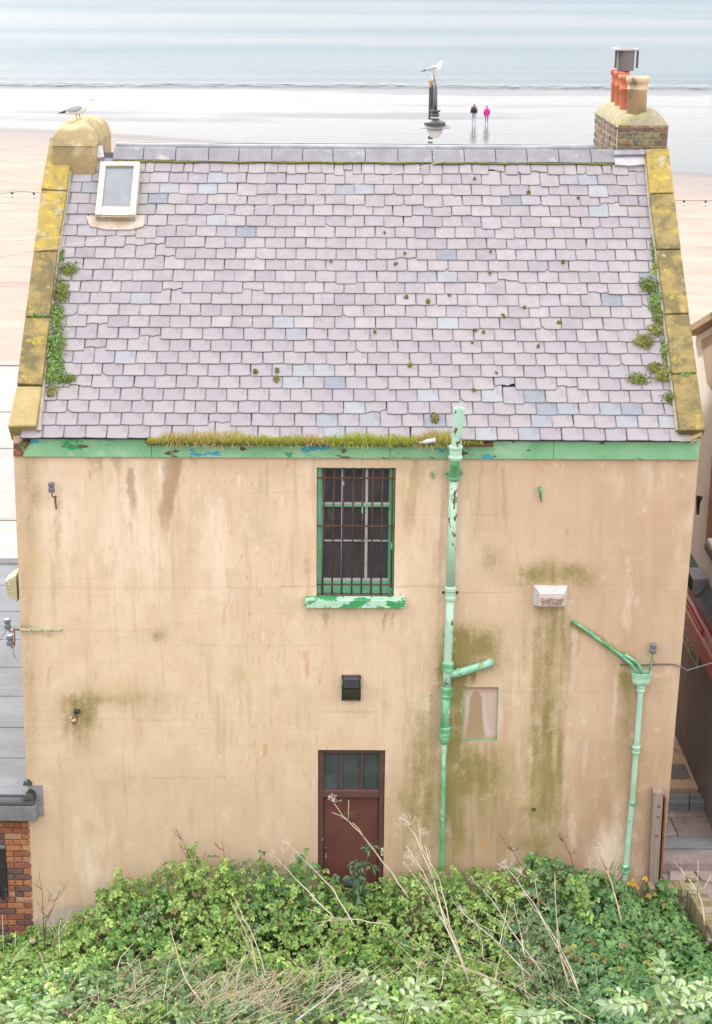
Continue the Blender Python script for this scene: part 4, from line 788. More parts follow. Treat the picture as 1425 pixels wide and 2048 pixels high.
# second alarm box on the left gable
al2 = empty('alarm_box', tuple(onX(30, 1200, -4.2)), 'mossy alarm box seen side-on at the left edge of the wall', 'alarm box')
m_mossal = M('mossy_alarm_plastic', (.46, .40, .28), (.36, .33, .16), ns=9, rough=.7, bump=.3, layers=[((.33, .30, .05), dict(scale=10., lo=.5, hi=.62, amt=.8)), ((.62, .58, .52), dict(scale=8., lo=.62, hi=.7, loc=9.))])
zc = wz(1178, 30); xg_ = -4.165; y0, y1 = .06, .40
MB().add([(xg_, y0, zc-.20), (xg_, y1, zc-.20), (xg_, y1, zc+.16), (xg_, y0, zc+.16), (xg_-.125, y0+.05, zc-.13), (xg_-.125, y1-.05, zc-.13), (xg_-.155, y1-.05, zc+.05), (xg_-.155, y0+.05, zc+.05)], [(0, 1, 2, 3), (7, 6, 5, 4), (0, 4, 5, 1), (1, 5, 6, 2), (2, 6, 7, 3), (3, 7, 4, 0)]).build('housing', m_mossal, al2, bevel=.006)
for k in range(3): MB().tube([(xg_-.02, y0+.012, zc-.06+.04*k), (xg_-.115, y0+.045, zc-.075+.04*k)], .006, 6).build('vent_rib', m_mossal, al2)
# black bulkhead lamp over the door
fl = empty('wall_lamp', tuple(wp(703, 1404)), 'black box wall lamp above the maroon door', 'lamp')
m_blk = M('black_lamp_plastic', (.022, .022, .026), (.04, .04, .045), ns=9, rough=.4, bump=.1)
m_lens = M('dark_lamp_glass', (.035, .035, .025), (.05, .05, .03), ns=3, rough=.12, bump=0)
a = wp(684, 1352, -.05); b = wp(722, 1403, -.05); x0, x1, zt, zb = a[0], b[0], a[2], b[2]
MB().box(x0, x1, -.035, -.002, zb, zt).build('back_box', m_blk, fl, bevel=.006)
n_ = 8; top = []; zm = zt-(zt-zb)*.40
MB().hexa([(x0+.018, -.13, zm), (x1-.018, -.13, zm), (x1-.018, -.03, zm), (x0+.018, -.03, zm), (x0+.018, -.11, zt-.012), (x1-.018, -.11, zt-.012), (x1-.018, -.03, zt-.004), (x0+.018, -.03, zt-.004)]).build('lamp_hood', m_blk, fl, bevel=.008)
pr = [(-.03-.10*math.cos(q*math.pi/2/n_), zm-.006-(zm-zb-.02)*math.sin(q*math.pi/2/n_)) for q in range(n_+1)]
vs = [(x0+.02, p[0], p[1]) for p in pr]+[(x1-.02, p[0], p[1]) for p in pr]; k_ = n_+1
MB().add(vs+[(x0+.02, -.03, zm-.006), (x1-.02, -.03, zm-.006)], [(q, q+1, k_+q+1, k_+q) for q in range(n_)]+[tuple(range(k_))+(2*k_,), tuple(range(2*k_-1, k_-1, -1))+(2*k_+1,)]).build('lens', m_lens, fl, smooth=False)
for s in (x0-.004, x1-.008): MB().box(s, s+.014, -.06, -.03, zt-.12, zt-.05).build('side_clip', M('green_plastic', (.30, .42, .16), rough=.6) if s < x0 else bpy.data.materials['green_plastic'], fl)
# broken rusty lamp
rl = empty('broken_lamp', tuple(wp(150, 1450)), 'small broken lamp bracket with rusted head low on the left of the wall', 'lamp')
a = wp(154, 1423, -.03); MB().box(a[0]-.035, a[0]+.035, -.06, -.002, a[2]-.025, a[2]+.025).build('bracket', m_blk, rl, bevel=.005)
MB().tube([tuple(wp(153, 1430, -.05)), tuple(wp(155, 1440, -.09))], .012, 8).build('arm', m_blk, rl)
m_rustlamp = M('rusted_lamp_metal', (.20, .09, .03), (.50, .42, .30), ns=12, rough=.8, bump=.4, contrast=(.5, .56), layers=[((.05, .03, .02), dict(scale=14., lo=.56, hi=.6))])
a = wp(145, 1432, -.12); b = wp(152, 1450, -.16); d = Vector(b-a)
MB().lathe([(.035, 0), (.045, .02), (.04, d.length*.6), (.02, d.length)], tuple(a), 8, tuple(d)).build('lamp_head', m_rustlamp, rl)
# insulators
m_cer = M('grey_porcelain', (.17, .175, .20), (.12, .12, .13), ns=9, rough=.35, bump=.1)
m_rust = M('rust_iron', (.15, .065, .04), (.22, .09, .05), ns=14, rough=.9, bump=.5)
def insulator(o, p, up=1, sc_=1.):
    MB().lathe([(.02*sc_, 0), (.034*sc_, .008), (.036*sc_, .045*sc_), (.027*sc_, .052*sc_), (.027*sc_, .066*sc_), (.034*sc_, .072*sc_), (.036*sc_, .10*sc_), (.026*sc_, .108*sc_)], tuple(p), 14, (0, 0, up)).build('insulator', m_cer, o, smooth=False)
i1 = empty('insulator_bracket', tuple(wp(106, 1018)), 'grey porcelain insulator on a short bracket high on the left of the wall', 'insulator')
p = wp(104, 985, -.14); insulator(i1, p, 1, 1.15); MB().tube([tuple(wp(113, 993, 0)), tuple(wp(110, 993, -.08)), tuple(wp(105, 994, -.14)), (p[0], p[1], p[2]+.01)], .009, 7).build('bracket', m_rust, i1)
MB().tube([tuple(wp(110, 992, -.01)), tuple(wp(113, 1018, -.008))], .01, 6).build('back_strap', m_rust, i1)
i2 = empty('insulator_bracket', tuple(wp(40, 1262)), 'rusty bracket with two insulators strapped round the left corner', 'insulator')
a = wp(40, 1259, -.006); b = wp(125, 1261, -.006); MB().box(-4.15, b[0], -.010, .0, a[2]-.016, a[2]+.012).build('strap', M('pale_green_strap', (.40, .46, .32), (.46, .44, .30), ns=8, rough=.8), i2)
for u in (64, 84, 104, 123): q_ = wp(u, 1260, -.012); MB().lathe([(.009, 0), (.007, .006)], tuple(q_), 8, (0, -1, 0)).build('bolt', m_rust, i2)
MB().tube([(-4.14, -.005, a[2]), (-4.2, -.01, a[2]), tuple(wp(29, 1260, -.02))], .012, 8).build('arm', m_rust, i2)
p = wp(16, 1258, -.03); insulator(i2, p, 1, 1.25); q_ = wp(21, 1291, -.03); insulator(i2, q_, 1, 1.3)
MB().tube([tuple(wp(29, 1256, -.02)), tuple(wp(30, 1280, -.02)), tuple(wp(29, 1293, -.02)), tuple(wp(25, 1296, -.03)), tuple(q_)], .009, 7).build('hook', m_rust, i2); MB().tube([tuple(wp(29, 1262, -.02)), tuple(wp(22, 1264, -.03)), tuple(p)], .009, 7).build('hook', m_rust, i2)
m_wire = M('old_wire', (.13, .12, .12), rough=.7, bump=0)
MB().tube([tuple(p), tuple(wp(8, 1268, -.03)), tuple(wp(0, 1282, -.03)), tuple(wp(-10, 1290, -.03))], .004, 5).build('wire', m_wire, i2); MB().tube([tuple(wp(27, 1296, -.03)), tuple(wp(28, 1308, -.03)), tuple(wp(33, 1318, -.03))], .004, 5).build('wire', m_wire, i2)
i3 = empty('insulator_bracket', tuple(wp(1303, 1335)), 'single dark insulator on a thin stalk above the hopper', 'insulator')
p = wp(1306, 1307, -.09); insulator(i3, p, 1, 1.25); MB().tube([tuple(wp(1300, 1342, 0)), tuple(wp(1301, 1332, -.08)), tuple(p)], .010, 7).build('bracket', m_pipe2, i3)
MB().tube([tuple(wp(1304, 1316, -.09)), tuple(wp(1310, 1325, -.05)), tuple(wp(1306, 1331, -.02))], .004, 5).build('wire', m_wire, i3)
tag(MB().tube([tuple(wp(1240, 1329, -.012)), tuple(wp(1290, 1330, -.012)), tuple(wp(1325, 1328, -.014)), tuple(wp(1350, 1329, -.02)), tuple(wp(1366, 1335, -.05)), tuple(wp(1374, 1341, -.05)), (4.96, .6, wz(1345, 1380))], .009, 7).build('cable', m_wire, smooth=True), 'dark cable running from the hopper round the right corner of the wall', 'cable')
# small bits
def bit(name, label, cat, mb, mt, **k): return tag(mb.build(name, mt, **k), label, cat)
a = wp(1082, 978, -.03)
bit('pipe_stub', 'thin pale green peg sticking out of the wall right of the soil pipe', 'peg', MB().tube([tuple(wp(1080, 976, 0)), tuple(wp(1080, 977, -.05)), tuple(wp(1081, 986, -.05)), tuple(wp(1083, 1003, -.03))], [.02, .02, .016, .012], 8), m_pipe, smooth=True)
bit('pipe_stub', 'tiny green peg just left of the soil pipe top', 'peg', MB().tube([tuple(wp(864, 944, 0)), tuple(wp(864, 946, -.03)), tuple(wp(868, 957, -.02))], [.012, .014, .01], 7), m_pipe2)
bit('pipe_stub', 'tiny pale green plug left of the soil pipe, level with the recessed panel', 'peg', MB().tube([tuple(wp(860, 1388, 0)), tuple(wp(860, 1390, -.02))], [.014, .014], 7), m_pipe)
a = wp(1058, 1756, -.02); b = wp(1071, 1707, -.02)
gc = empty('green_channel', tuple(a), 'short upright green channel frame at the foot of the wall', 'frame')
MB().box(a[0], a[0]+.02, -.04, -.002, a[2]-.3, b[2]).build('side', m_frame, gc); MB().box(b[0]-.02, b[0], -.04, -.002, a[2]-.3, b[2]).build('side', m_frame, gc); MB().box(a[0]+.02, b[0]-.02, -.038, -.002, b[2]-.03, b[2]-.002).build('top', m_pipe, gc); MB().box(a[0]+.02, b[0]-.02, -.012, -.002, a[2]-.3, b[2]-.03).build('back', m_rust, gc)
a = wp(762, 1711, .02); b = wp(769, 1696, .02)
db = empty('doorbell', tuple(a), 'small cream doorbell on the right side of the door frame', 'doorbell')
MB().box(a[0], b[0], .006, .03, a[2], b[2]).build('plate', m_skyfr, db, bevel=.003); MB().lathe([(.01, 0), (.008, .006)], tuple((a+b)/2+np.array([0, -.014, 0])), 10, (0, -1, 0)).build('button', m_dframe, db)
a = wp(1068, 1618); bit('wall_hole', 'small dark drilled hole with rusty pipe stub low on the right of the wall', 'hole', MB().lathe([(.02, -.01), (.024, .01), (.014, .012), (.012, -.01)], tuple(a), 12, (0, -1, 0)), m_blk)
# ------------------------------------------------------------------ left neighbour: low brick building with felt roof
m_felt = M('grey_roof_felt', (.125, .13, .142), (.10, .105, .115), ns=3, rough=.85, bump=.4, bs=25, bdist=.01, layers=[((.15, .157, .172), dict(scale=2.5, st=(.3, 1, 1), lo=.52, hi=.62, amt=.7)), ((.085, .085, .09), dict(scale=1.6, st=(.12, 3, 1), lo=.62, hi=.66, amt=.6, loc=9.))])
m_sto = M('grey_painted_stone', (.20, .195, .20), (.15, .145, .15), ns=5, rough=.8, bump=.3)
m_tar = M('black_tar', (.012, .012, .013), (.03, .03, .03), ns=20, rough=.5, bump=.9, bs=30, bdist=.02)
lb = empty('flat_roofed_building', (-8, 4, -.55), 'low orange brick building with grey felt flat roof left of the house', 'building')
zr = 1.51
MB().box(-14, -4.20, .02, 8.6, -.75, zr-.14).build('wall', m_mortar, lb)
rs = MB(); yy = [.0, 1.05, 2.0, 3.05, 4.1, 5.2, 6.4, 7.6, 8.7]
for k in range(8): rs.hexa([(-14, yy[k], zr-.1), (-4.165, yy[k], zr-.1), (-4.165, yy[k+1]+.06, zr-.1), (-14, yy[k+1]+.06, zr-.1), (-14, yy[k], zr+.009), (-4.165, yy[k], zr+.009), (-4.165, yy[k+1]+.06, zr+.002), (-14, yy[k+1]+.06, zr+.002)])
rs.build('felt_roof', m_felt, lb)
MB().box(-14, -4.18, 8.72, 8.95, zr-.3, zr+.10).build('roof_upstand', m_wlead, lb, bevel=.01)
MB().box(-14, -4.18, 8.96, 9.3, zr-.35, zr-.02).build('roof_gutter', m_prom, lb)
MB().tube([(-14, -.10, zr-.04), (wx(70, 1595), -.10, zr-.04)], .05, 12).build('roof_roll', m_felt, lb, smooth=True)
xe_ = wx(77, 1620); a = wz(1632, 40)
for x0_, x1_ in ((-6.2, -4.62), (-4.616, xe_)): MB().box(x0_, x1_, -.14, .0, a, zr-.085).build('stone_fascia', m_sto, lb, bevel=.008)
z0_, z1_ = wz(1631, 70), wz(1570, 70); MB().box(wx(62, 1600), wx(87, 1600), -.012, -.006, z0_, z1_).build('lead_patch', m_lead, lb)
tb = wp(62, 1580, -.06); V, Fq = flaunch(tb[0]-.09, tb[0]+.06, -.16, .02, tb[2]-.10, tb[2]-.02, 10, 10, 7, amp=1.2); link('tar_patch', npmesh('tar_patch', V, Fq, m_tar, smooth=True), lb)
tb = wp(56, 1560, -.02); V, Fq = flaunch(tb[0]-.06, tb[0]+.05, -.06, .02, tb[2]-.06, tb[2]-.01, 8, 8, 9, amp=1.2); link('tar_patch', npmesh('tar_patch', V, Fq, m_tar, smooth=True), lb)
z = a-.004; row = 0; ch = .0845
wz0, wz1, wxr = wz(1795, 10), wz(1697, 10), wx(14, 1740)
while z > -.75:
    xr_ = -4.155-.016*(1.2-z)*.9-.004; first = True
    while xr_ > -4.95:
        L_ = random.choice((.225, .225, .112)) if not first else (.112 if row % 2 else .225)
        first = False
        x0_, x1_ = xr_-L_+.011, xr_; xr_ -= L_
        if wz0-.02 < z-ch/2 < wz1+.02 and x0_ < wxr:
            if x1_ < wxr+.03: continue
            x0_ = wxr
        kk = random.choices((0, 1, 2, 3), (40, 22, 22, 16))[0]
        if z < .0: kk = random.choices((0, 1, 2, 3), (22, 30, 40, 8))[0]
        y_ = random.uniform(-.003, .003)
        MB().box(x0_, x1_, -.008+y_, .04, z-ch+.012, z).build('brick', m_brick[kk], lb, bevel=.006, jit=.002)
    z -= ch; row += 1
MB().box(-5.3, wxr-.01, .0, .03, wz0, wz1).build('vent_opening', m_dark, lb)
m_blkwood = M('charred_black_frame', (.02, .018, .018), (.10, .09, .09), ns=14, rough=.8, bump=.6, contrast=(.55, .7))
MB().box(wxr-.09, wxr-.004, -.03, .02, wz0-.02, wz1+.01).build('vent_frame', m_blkwood, lb, bevel=.005); MB().box(wxr-.2, wxr-.14, -.02, .02, wz0, wz1).build('vent_bar', m_blkwood, lb, bevel=.005); MB().box(-5.3, wxr+.0, -.032, .02, wz1+.012, wz1+.05).build('vent_lintel', m_sto, lb, bevel=.005)

# ------------------------------------------------------------------ right neighbour
XN = 4.95
rb = empty('shop_building', (7.5, 3, .2), 'white and brick neighbour with red shop fascia beyond the right corner', 'building')
m_greyw = M('dark_grey_render', (.24, .215, .22), (.19, .17, .175), ns=2.5, rough=.75, bump=.3, layers=[((.32, .29, .29), dict(scale=2.2, st=(1, 1, .4), lo=.55, hi=.72, amt=.6)), ((.07, .065, .07), dict(scale=3., lo=.6, hi=.75, amt=.5, loc=8.))])
m_whitew = M('white_painted_wall', (.86, .84, .80), (.82, .79, .75), ns=2, rough=.8, bump=.25)
m_beigew = M('beige_gable_render', (.52, .42, .32), (.46, .37, .28), ns=2, rough=.85, bump=.25)
m_brickw = M('orange_brickwork', (.50, .24, .16), (.44, .20, .13), ns=5, rough=.85, bump=.4, brick=(.225, .084, .012, .8), layers=[((.62, .45, .36), dict(scale=6., lo=.56, hi=.7, amt=.6))])
m_red = M('red_shop_fascia', (.52, .06, .075), (.44, .05, .065), ns=3, rough=.4, bump=.1)
m_redl = M('bright_red_trim', (.75, .05, .05), rough=.35, bump=0)
MB().box(XN, 11, .9, 4.95, -.6, 2.32).build('lower_wall', m_greyw, rb)
def prof_y(pf, y0, y1):
    n_ = len(pf); return MB().add([(x, y0, z) for x, z in pf]+[(x, y1, z) for x, z in pf], [tuple(range(n_)), tuple(range(2*n_-1, n_-1, -1))]+[(k, (k+1) % n_, n_+(k+1) % n_, n_+k) for k in range(n_)])
prof_y([(5.2, 2.33), (4.93, 2.33), (4.86, 2.42), (4.90, 2.60), (4.84, 2.80), (4.84, 2.93), (4.88, 2.95), (4.88, 3.10), (5.2, 3.10)], 1.0, 4.94).build('shop_fascia', m_red, rb)
MB().box(4.815, 4.838, 2.3, 4.9, 2.865, 2.895).build('fascia_trim', m_redl, rb); MB().box(4.82, 4.838, 2.25, 4.9, 2.81, 2.83).build('fascia_trim', m_redl, rb)
prof_y([(4.86, 3.102), (5.06, 3.102), (5.06, 3.34), (5.02, 3.34), (4.86, 3.14)], 1.0, 4.93).build('lead_ledge', m_felt, rb)
zc_ = 3.30; vb_ = MB().box(4.80, 5.02, 2.95, 3.45, 3.16, 3.40); vb_.build('vent_box', m_lead, rb, bevel=.01); MB().box(4.792, 4.801, 3.0, 3.4, 3.20, 3.37).build('vent_opening', m_dark, rb)
_a = onX(1399, 1203, 4.78); _b = onX(1424, 1243, 4.78); MB().box(4.72, 4.85, .9, float(_a[1]), float(_b[2]), float(_a[2])+.06).build('shop_sign_end', M('black_sign_board', (.012, .012, .014), rough=.5, bump=0), rb, bevel=.01)
MB().add([(5.02, .9, 3.34), (5.02, 4.93, 3.34), (5.02, 4.93, 6.45), (5.02, 3.4, 7.0), (5.02, .9, 7.9), (11, .9, 3.34), (11, 4.93, 3.34), (11, 4.93, 6.45), (11, 3.4, 7.0), (11, .9, 7.9)], [(0, 1, 2, 3, 4), (9, 8, 7, 6, 5), (0, 5, 6, 1), (1, 6, 7, 2), (2, 7, 8, 3), (3, 8, 9, 4), (4, 9, 5, 0)]).build('upper_wall', m_whitew, rb)
MB().box(4.985, 5.015, .9, 3.18, 3.86, 6.0).build('brick_panel', m_brickw, rb)
MB().box(4.975, 5.015, .9, 3.2, 3.76, 3.855).build('string_course', m_sto, rb, bevel=.01)
MB().add([(4.99, .9, 6.003), (4.99, 3.85, 6.003), (4.99, 4.45, 6.5), (4.99, .9, 7.78), (5.016, .9, 6.003), (5.016, 3.85, 6.003), (5.016, 4.45, 6.5), (5.016, .9, 7.78)], [(0, 1, 2, 3), (7, 6, 5, 4), (0, 4, 5, 1), (1, 5, 6, 2), (2, 6, 7, 3), (3, 7, 4, 0)]).build('gable_panel', m_beigew, rb)
MB().hexa([(4.86, .7, 7.93), (5.3, .7, 7.93), (5.3, 5.05, 6.43), (4.86, 5.05, 6.43), (4.86, .7, 8.06), (5.3, .7, 8.06), (5.3, 5.05, 6.54), (4.86, 5.05, 6.54)]).build('roof_verge', M('sandstone_verge', (.46, .34, .22), (.36, .26, .16), ns=4, rough=.9), rb, bevel=.01)
rw = MB().box(4.97, 4.984, 1.6, 2.62, 4.10, 5.05).build('window', m_whitew, rb); MB().box(4.962, 4.969, 1.68, 2.54, 4.17, 4.98).build('pane', m_glass, rw); MB().box(4.90, 4.984, 1.55, 2.72, 4.02, 4.095).build('sill', m_whitew, rw, bevel=.008)
MB().tube([tuple(onX(1400, 992, 4.94)), tuple(onX(1397, 1005, 4.92)), tuple(onX(1396, 1028, 4.94))], [.05, .03, .02], 8).build('bracket_lamp', m_blk, rb)
MB().tube([(5.0, 4.5, -.5), (5.0, 4.5, 2.3)], .04, 8).build('drainpipe', m_blk, rb)
# number plate style sign on the grey wall
pl_ = empty('wall_sign', tuple(onX(1385, 1300, XN)), 'small cream sign with dark lettering on the grey wall under the red fascia', 'sign')
MB().box(4.925, 4.948, 2.83, 3.92, 2.07, 2.30).build('board', m_skyfr, pl_, bevel=.004)
r_ = random.Random(3)
for row, (zz, hh) in enumerate(((2.262, .02), (2.165, .10))):
    y_ = 3.86
    while y_ > 2.93:
        w_ = r_.uniform(.03, .06) if row == 0 else r_.uniform(.07, .12)
        mb = MB(); s_ = .010 if row == 0 else .022
        mb.box(4.921, 4.925, y_-s_, y_, zz-hh/2, zz+hh/2)
        if r_.random() < .7: mb.box(4.921, 4.925, y_-w_, y_-s_-.0005, zz+hh/2-s_*.6, zz+hh/2)
        if r_.random() < .6: mb.box(4.921, 4.925, y_-w_, y_-s_-.0005, zz-hh/2, zz-hh/2+s_*.6)
        if r_.random() < .5: mb.box(4.921, 4.925, y_-w_, y_-w_+s_*.8, zz-hh/2+s_*.7, zz+hh/2-s_*.7)
        mb.build('letter', m_blk if row == 0 else m_dframe, pl_); y_ -= w_+(.025 if row == 0 else .04)

# ------------------------------------------------------------------ alley: flags, steps, grate
m_flag = [M('flagstone_%d' % k, c, tuple(v*.72 for v in c), ns=5, rough=.75, bump=.4, bs=30, bdist=.01, layers=[((.10, .085, .08), dict(scale=4., lo=.56, hi=.72, amt=.6, loc=k*5.))]) for k, c in enumerate(((.33, .25, .225), (.38, .30, .265), (.28, .215, .20)))]
m_stepst = M('dark_step_stone', (.14, .14, .15), (.20, .195, .20), ns=8, rough=.7, bump=.4, stretch=(.4, 1, 1), layers=[((.32, .31, .30), dict(scale=20., lo=.70, hi=.74))])
m_sandfl = M('sandy_alley_floor', (.62, .40, .26), (.50, .33, .22), ns=6, rough=.95, bump=.5, bs=60, layers=[((.09, .08, .075), dict(scale=3., lo=.55, hi=.7, amt=.8, loc=4.))])
ZL = (.46, .34, .20)
al_ = MB(); al_.box(4.12, 4.949, 2.32, 9.35, -.5, ZL[0]-.0); alley = struct('alley', al_, m_sandfl)
low = MB(); low.box(4.11, 9, .45, 2.3, -.6, ZL[1]-.035); low.box(4.11, 9, .0, .43, -.6, ZL[2]-.035); low.box(4.62, 9, -5, -.003, -.6, ZL[2]-.037); alb = struct('alley_bed', low, m_flag[2])
def flag(px, zt, k):
    P = [onZ(u, v, zt) for u, v in px]; P = [p for p in P]; n_ = len(P); dz = random.uniform(-.008, .004)
    MB().add([(p[0], p[1], zt+dz) for p in P]+[(p[0], p[1], zt-.05) for p in P], [tuple(range(n_))]+[(q, (q+1) % n_, n_+(q+1) % n_, n_+q) for q in range(n_)]+[tuple(range(2*n_-1, n_-1, -1))]).build('flagstone', m_flag[k % 3], alb, bevel=.006)
for k, px in enumerate(([(1344, 1607), (1448, 1607), (1448, 1631), (1355, 1631)], [(1334, 1609), (1342, 1608), (1354, 1631), (1330, 1631)], [(1341, 1634), (1448, 1633), (1448, 1671), (1358, 1671)], [(1330, 1634), (1338, 1634), (1355, 1668), (1326, 1672)])): flag(px, ZL[1], k)
for k, px in enumerate(([(1341, 1697), (1395, 1697), (1380, 1713), (1354, 1713)], [(1324, 1698), (1338, 1697), (1360, 1733), (1318, 1733)], [(1355, 1716), (1374, 1716), (1388, 1730), (1362, 1731)], [(1403, 1713), (1425, 1705), (1448, 1708), (1448, 1732), (1416, 1731)], [(1398, 1697), (1448, 1697), (1425, 1702), (1400, 1711), (1385, 1711)], [(1378, 1715), (1399, 1715), (1411, 1732), (1391, 1733)], [(1388, 1737), (1448, 1736), (1448, 1768), (1404, 1758)], [(1340, 1737), (1384, 1737), (1398, 1757), (1340, 1760)], [(1404, 1764), (1448, 1774), (1448, 1822), (1415, 1822)], [(1412, 1828), (1448, 1828), (1448, 1880), (1416, 1880)])): flag(px, ZL[2], k)
for (v0, v1, zt, zb) in ((1585, 1605, ZL[0]+.006, ZL[1]-.04), (1673, 1695, ZL[1]+.004, ZL[2]-.04)):
    for u0, u1 in (((1334, 1379), (1380.5, 1418)) if v0 == 1585 else ((1326, 1452),)):
        P = [onZ(u0, v1, zt), onZ(u1, v1, zt), onZ(u1, v0, zt), onZ(u0, v0, zt)]
        MB().hexa([(p[0], p[1], zb) for p in P]+[(p[0], p[1], zt) for p in P]).build('step', m_stepst, alb, bevel=.008)
        for f_ in (.35, .55):
            a = P[0]+(P[3]-P[0])*f_; b = P[1]+(P[2]-P[1])*f_; MB().hexa([(a[0]+.01, a[1], zt-.001), (b[0]-.01, b[1], zt-.001), (b[0]-.01, b[1]+.012, zt-.001), (a[0]+.01, a[1]+.012, zt-.001), (a[0]+.01, a[1], zt+.004), (b[0]-.01, b[1], zt+.004), (b[0]-.01, b[1]+.012, zt+.004), (a[0]+.01, a[1]+.012, zt+.004)]).build('step_ridge', m_stepst, alb)
gr = empty('drain_grate', tuple(onZ(1360, 1558, ZL[0])), 'dark metal drain grate set in the sandy alley floor', 'grate')
P = [onZ(1342, 1557, ZL[0]), onZ(1381, 1557, ZL[0]), onZ(1368, 1531, ZL[0]), onZ(1346, 1531, ZL[0])]
x0, x1, y0, y1 = P[0][0]-.05, P[1][0], P[0][1], P[3][1]
m_iron = M('dark_iron', (.03, .028, .028), (.06, .045, .04), ns=15, rough=.6, metal=.3)
MB().box(x0, x1, y0, y1, ZL[0]+.001, ZL[0]+.004).build('pit', m_dark, gr)
for k in range(13): t_ = y0+(y1-y0)*k/12; MB().box(x0, x1, t_-.008, t_+.008, ZL[0]+.005, ZL[0]+.02).build('bar', m_flag[2], gr)
for k in range(11): t_ = x0+(x1-x0)*k/10; MB().box(t_-.007, t_+.007, y0, y1, ZL[0]+.0045, ZL[0]+.018).build('bar', m_flag[2], gr)
# timber post in front of the right corner
m_post = M('weathered_timber', (.30, .22, .19), (.22, .16, .135), ns=9, rough=.9, bump=.5, stretch=(3, 3, .25), layers=[((.12, .12, .04), dict(scale=3., lo=.6, hi=.75, amt=.6))])
ps = empty('timber_post', tuple(wp(1310, 1740, -.06)), 'weathered square timber post with three bolt holes at the right corner', 'post')
a = wp(1302, 1736, -.1); b = wp(1319, 1736, -.1); c_ = wp(1327, 1580, -.1); d_ = wp(1307, 1580, -.1)
MB().hexa([(a[0], -.12, a[2]-.7), (b[0], -.12, a[2]-.7), (b[0], -.02, a[2]-.7), (a[0], -.02, a[2]-.7), (d_[0], -.12, c_[2]-.03), (c_[0], -.12, c_[2]-.03), (c_[0], -.02, c_[2]), (d_[0], -.02, c_[2])]).build('shaft', m_post, ps, bevel=.006)
for u, v in ((1318, 1613), (1317, 1634), (1314, 1672)):
    q_ = wp(u, v, -.121); MB().lathe([(.016, 0), (.018, .004), (.013, .005), (.011, -.002)], tuple(q_), 14, (0, -1, 0)).build('bolt_hole', m_rust, ps)
MB().hexa([(b[0]+.03, -.09, a[2]-.7), (b[0]+.06, -.09, a[2]-.7), (b[0]+.06, .0, a[2]-.7), (b[0]+.03, .0, a[2]-.7), (c_[0]+.03, -.09, c_[2]-.12), (c_[0]+.05, -.09, c_[2]-.12), (c_[0]+.05, .0, c_[2]-.12), (c_[0]+.03, .0, c_[2]-.12)]).build('fence_panel_edge', m_rust, ps)
# low brick wall
lw = empty('low_brick_wall', (4.0, -.3, -.45), 'low mossy brick garden wall with brick on edge coping at the right', 'wall')
m_mossbr = [M('mossy_brick_%d' % k, c, tuple(v*.7 for v in c), ns=14, rough=.95, bump=.7, bs=50, bdist=.012, layers=[((.17, .16, .04), dict(scale=4., lo=.46, hi=.66, amt=.75, loc=k*3.))]) for k, c in enumerate(((.26, .20, .12), (.21, .15, .09), (.30, .25, .17)))]
zw = .36; xa = float(onZ(1287, 1740, zw)[0]); n_ = 6
for k in range(n_):
    if k == 1: continue
    x_ = xa+k*.082; MB().box(x_+.004, x_+.078, -.30, -.06, zw-.115, zw).build('brick', m_mossbr[k % 3], lw, bevel=.006, jit=.003)
for r__ in range(5):
    for k in range(3):
        x_ = xa-.02+k*.225+(r__ % 2)*.11; MB().box(x_+.005, x_+.22, -.29, -.1, zw-.13-.084*(r__+1)+.01, zw-.125-.084*r__).build('brick', m_mossbr[(k+r__) % 3], lw, bevel=.006, jit=.002)
for k in range(26):
    y_ = -.02-k*.085; zt = zw-.02-.004*k; x_ = xa+.46+.012*k
    MB().box(x_, x_+.235, y_-.078, y_, zt-.45, zt+random.uniform(-.006, .006)).build('brick', m_mossbr[random.randrange(3)], lw, bevel=.006, jit=.003)
MB().box(xa+.52, xa+.63, -.09, .0, zw-.01, zw+.05).build('brick', m_mossbr[2], lw, bevel=.006)

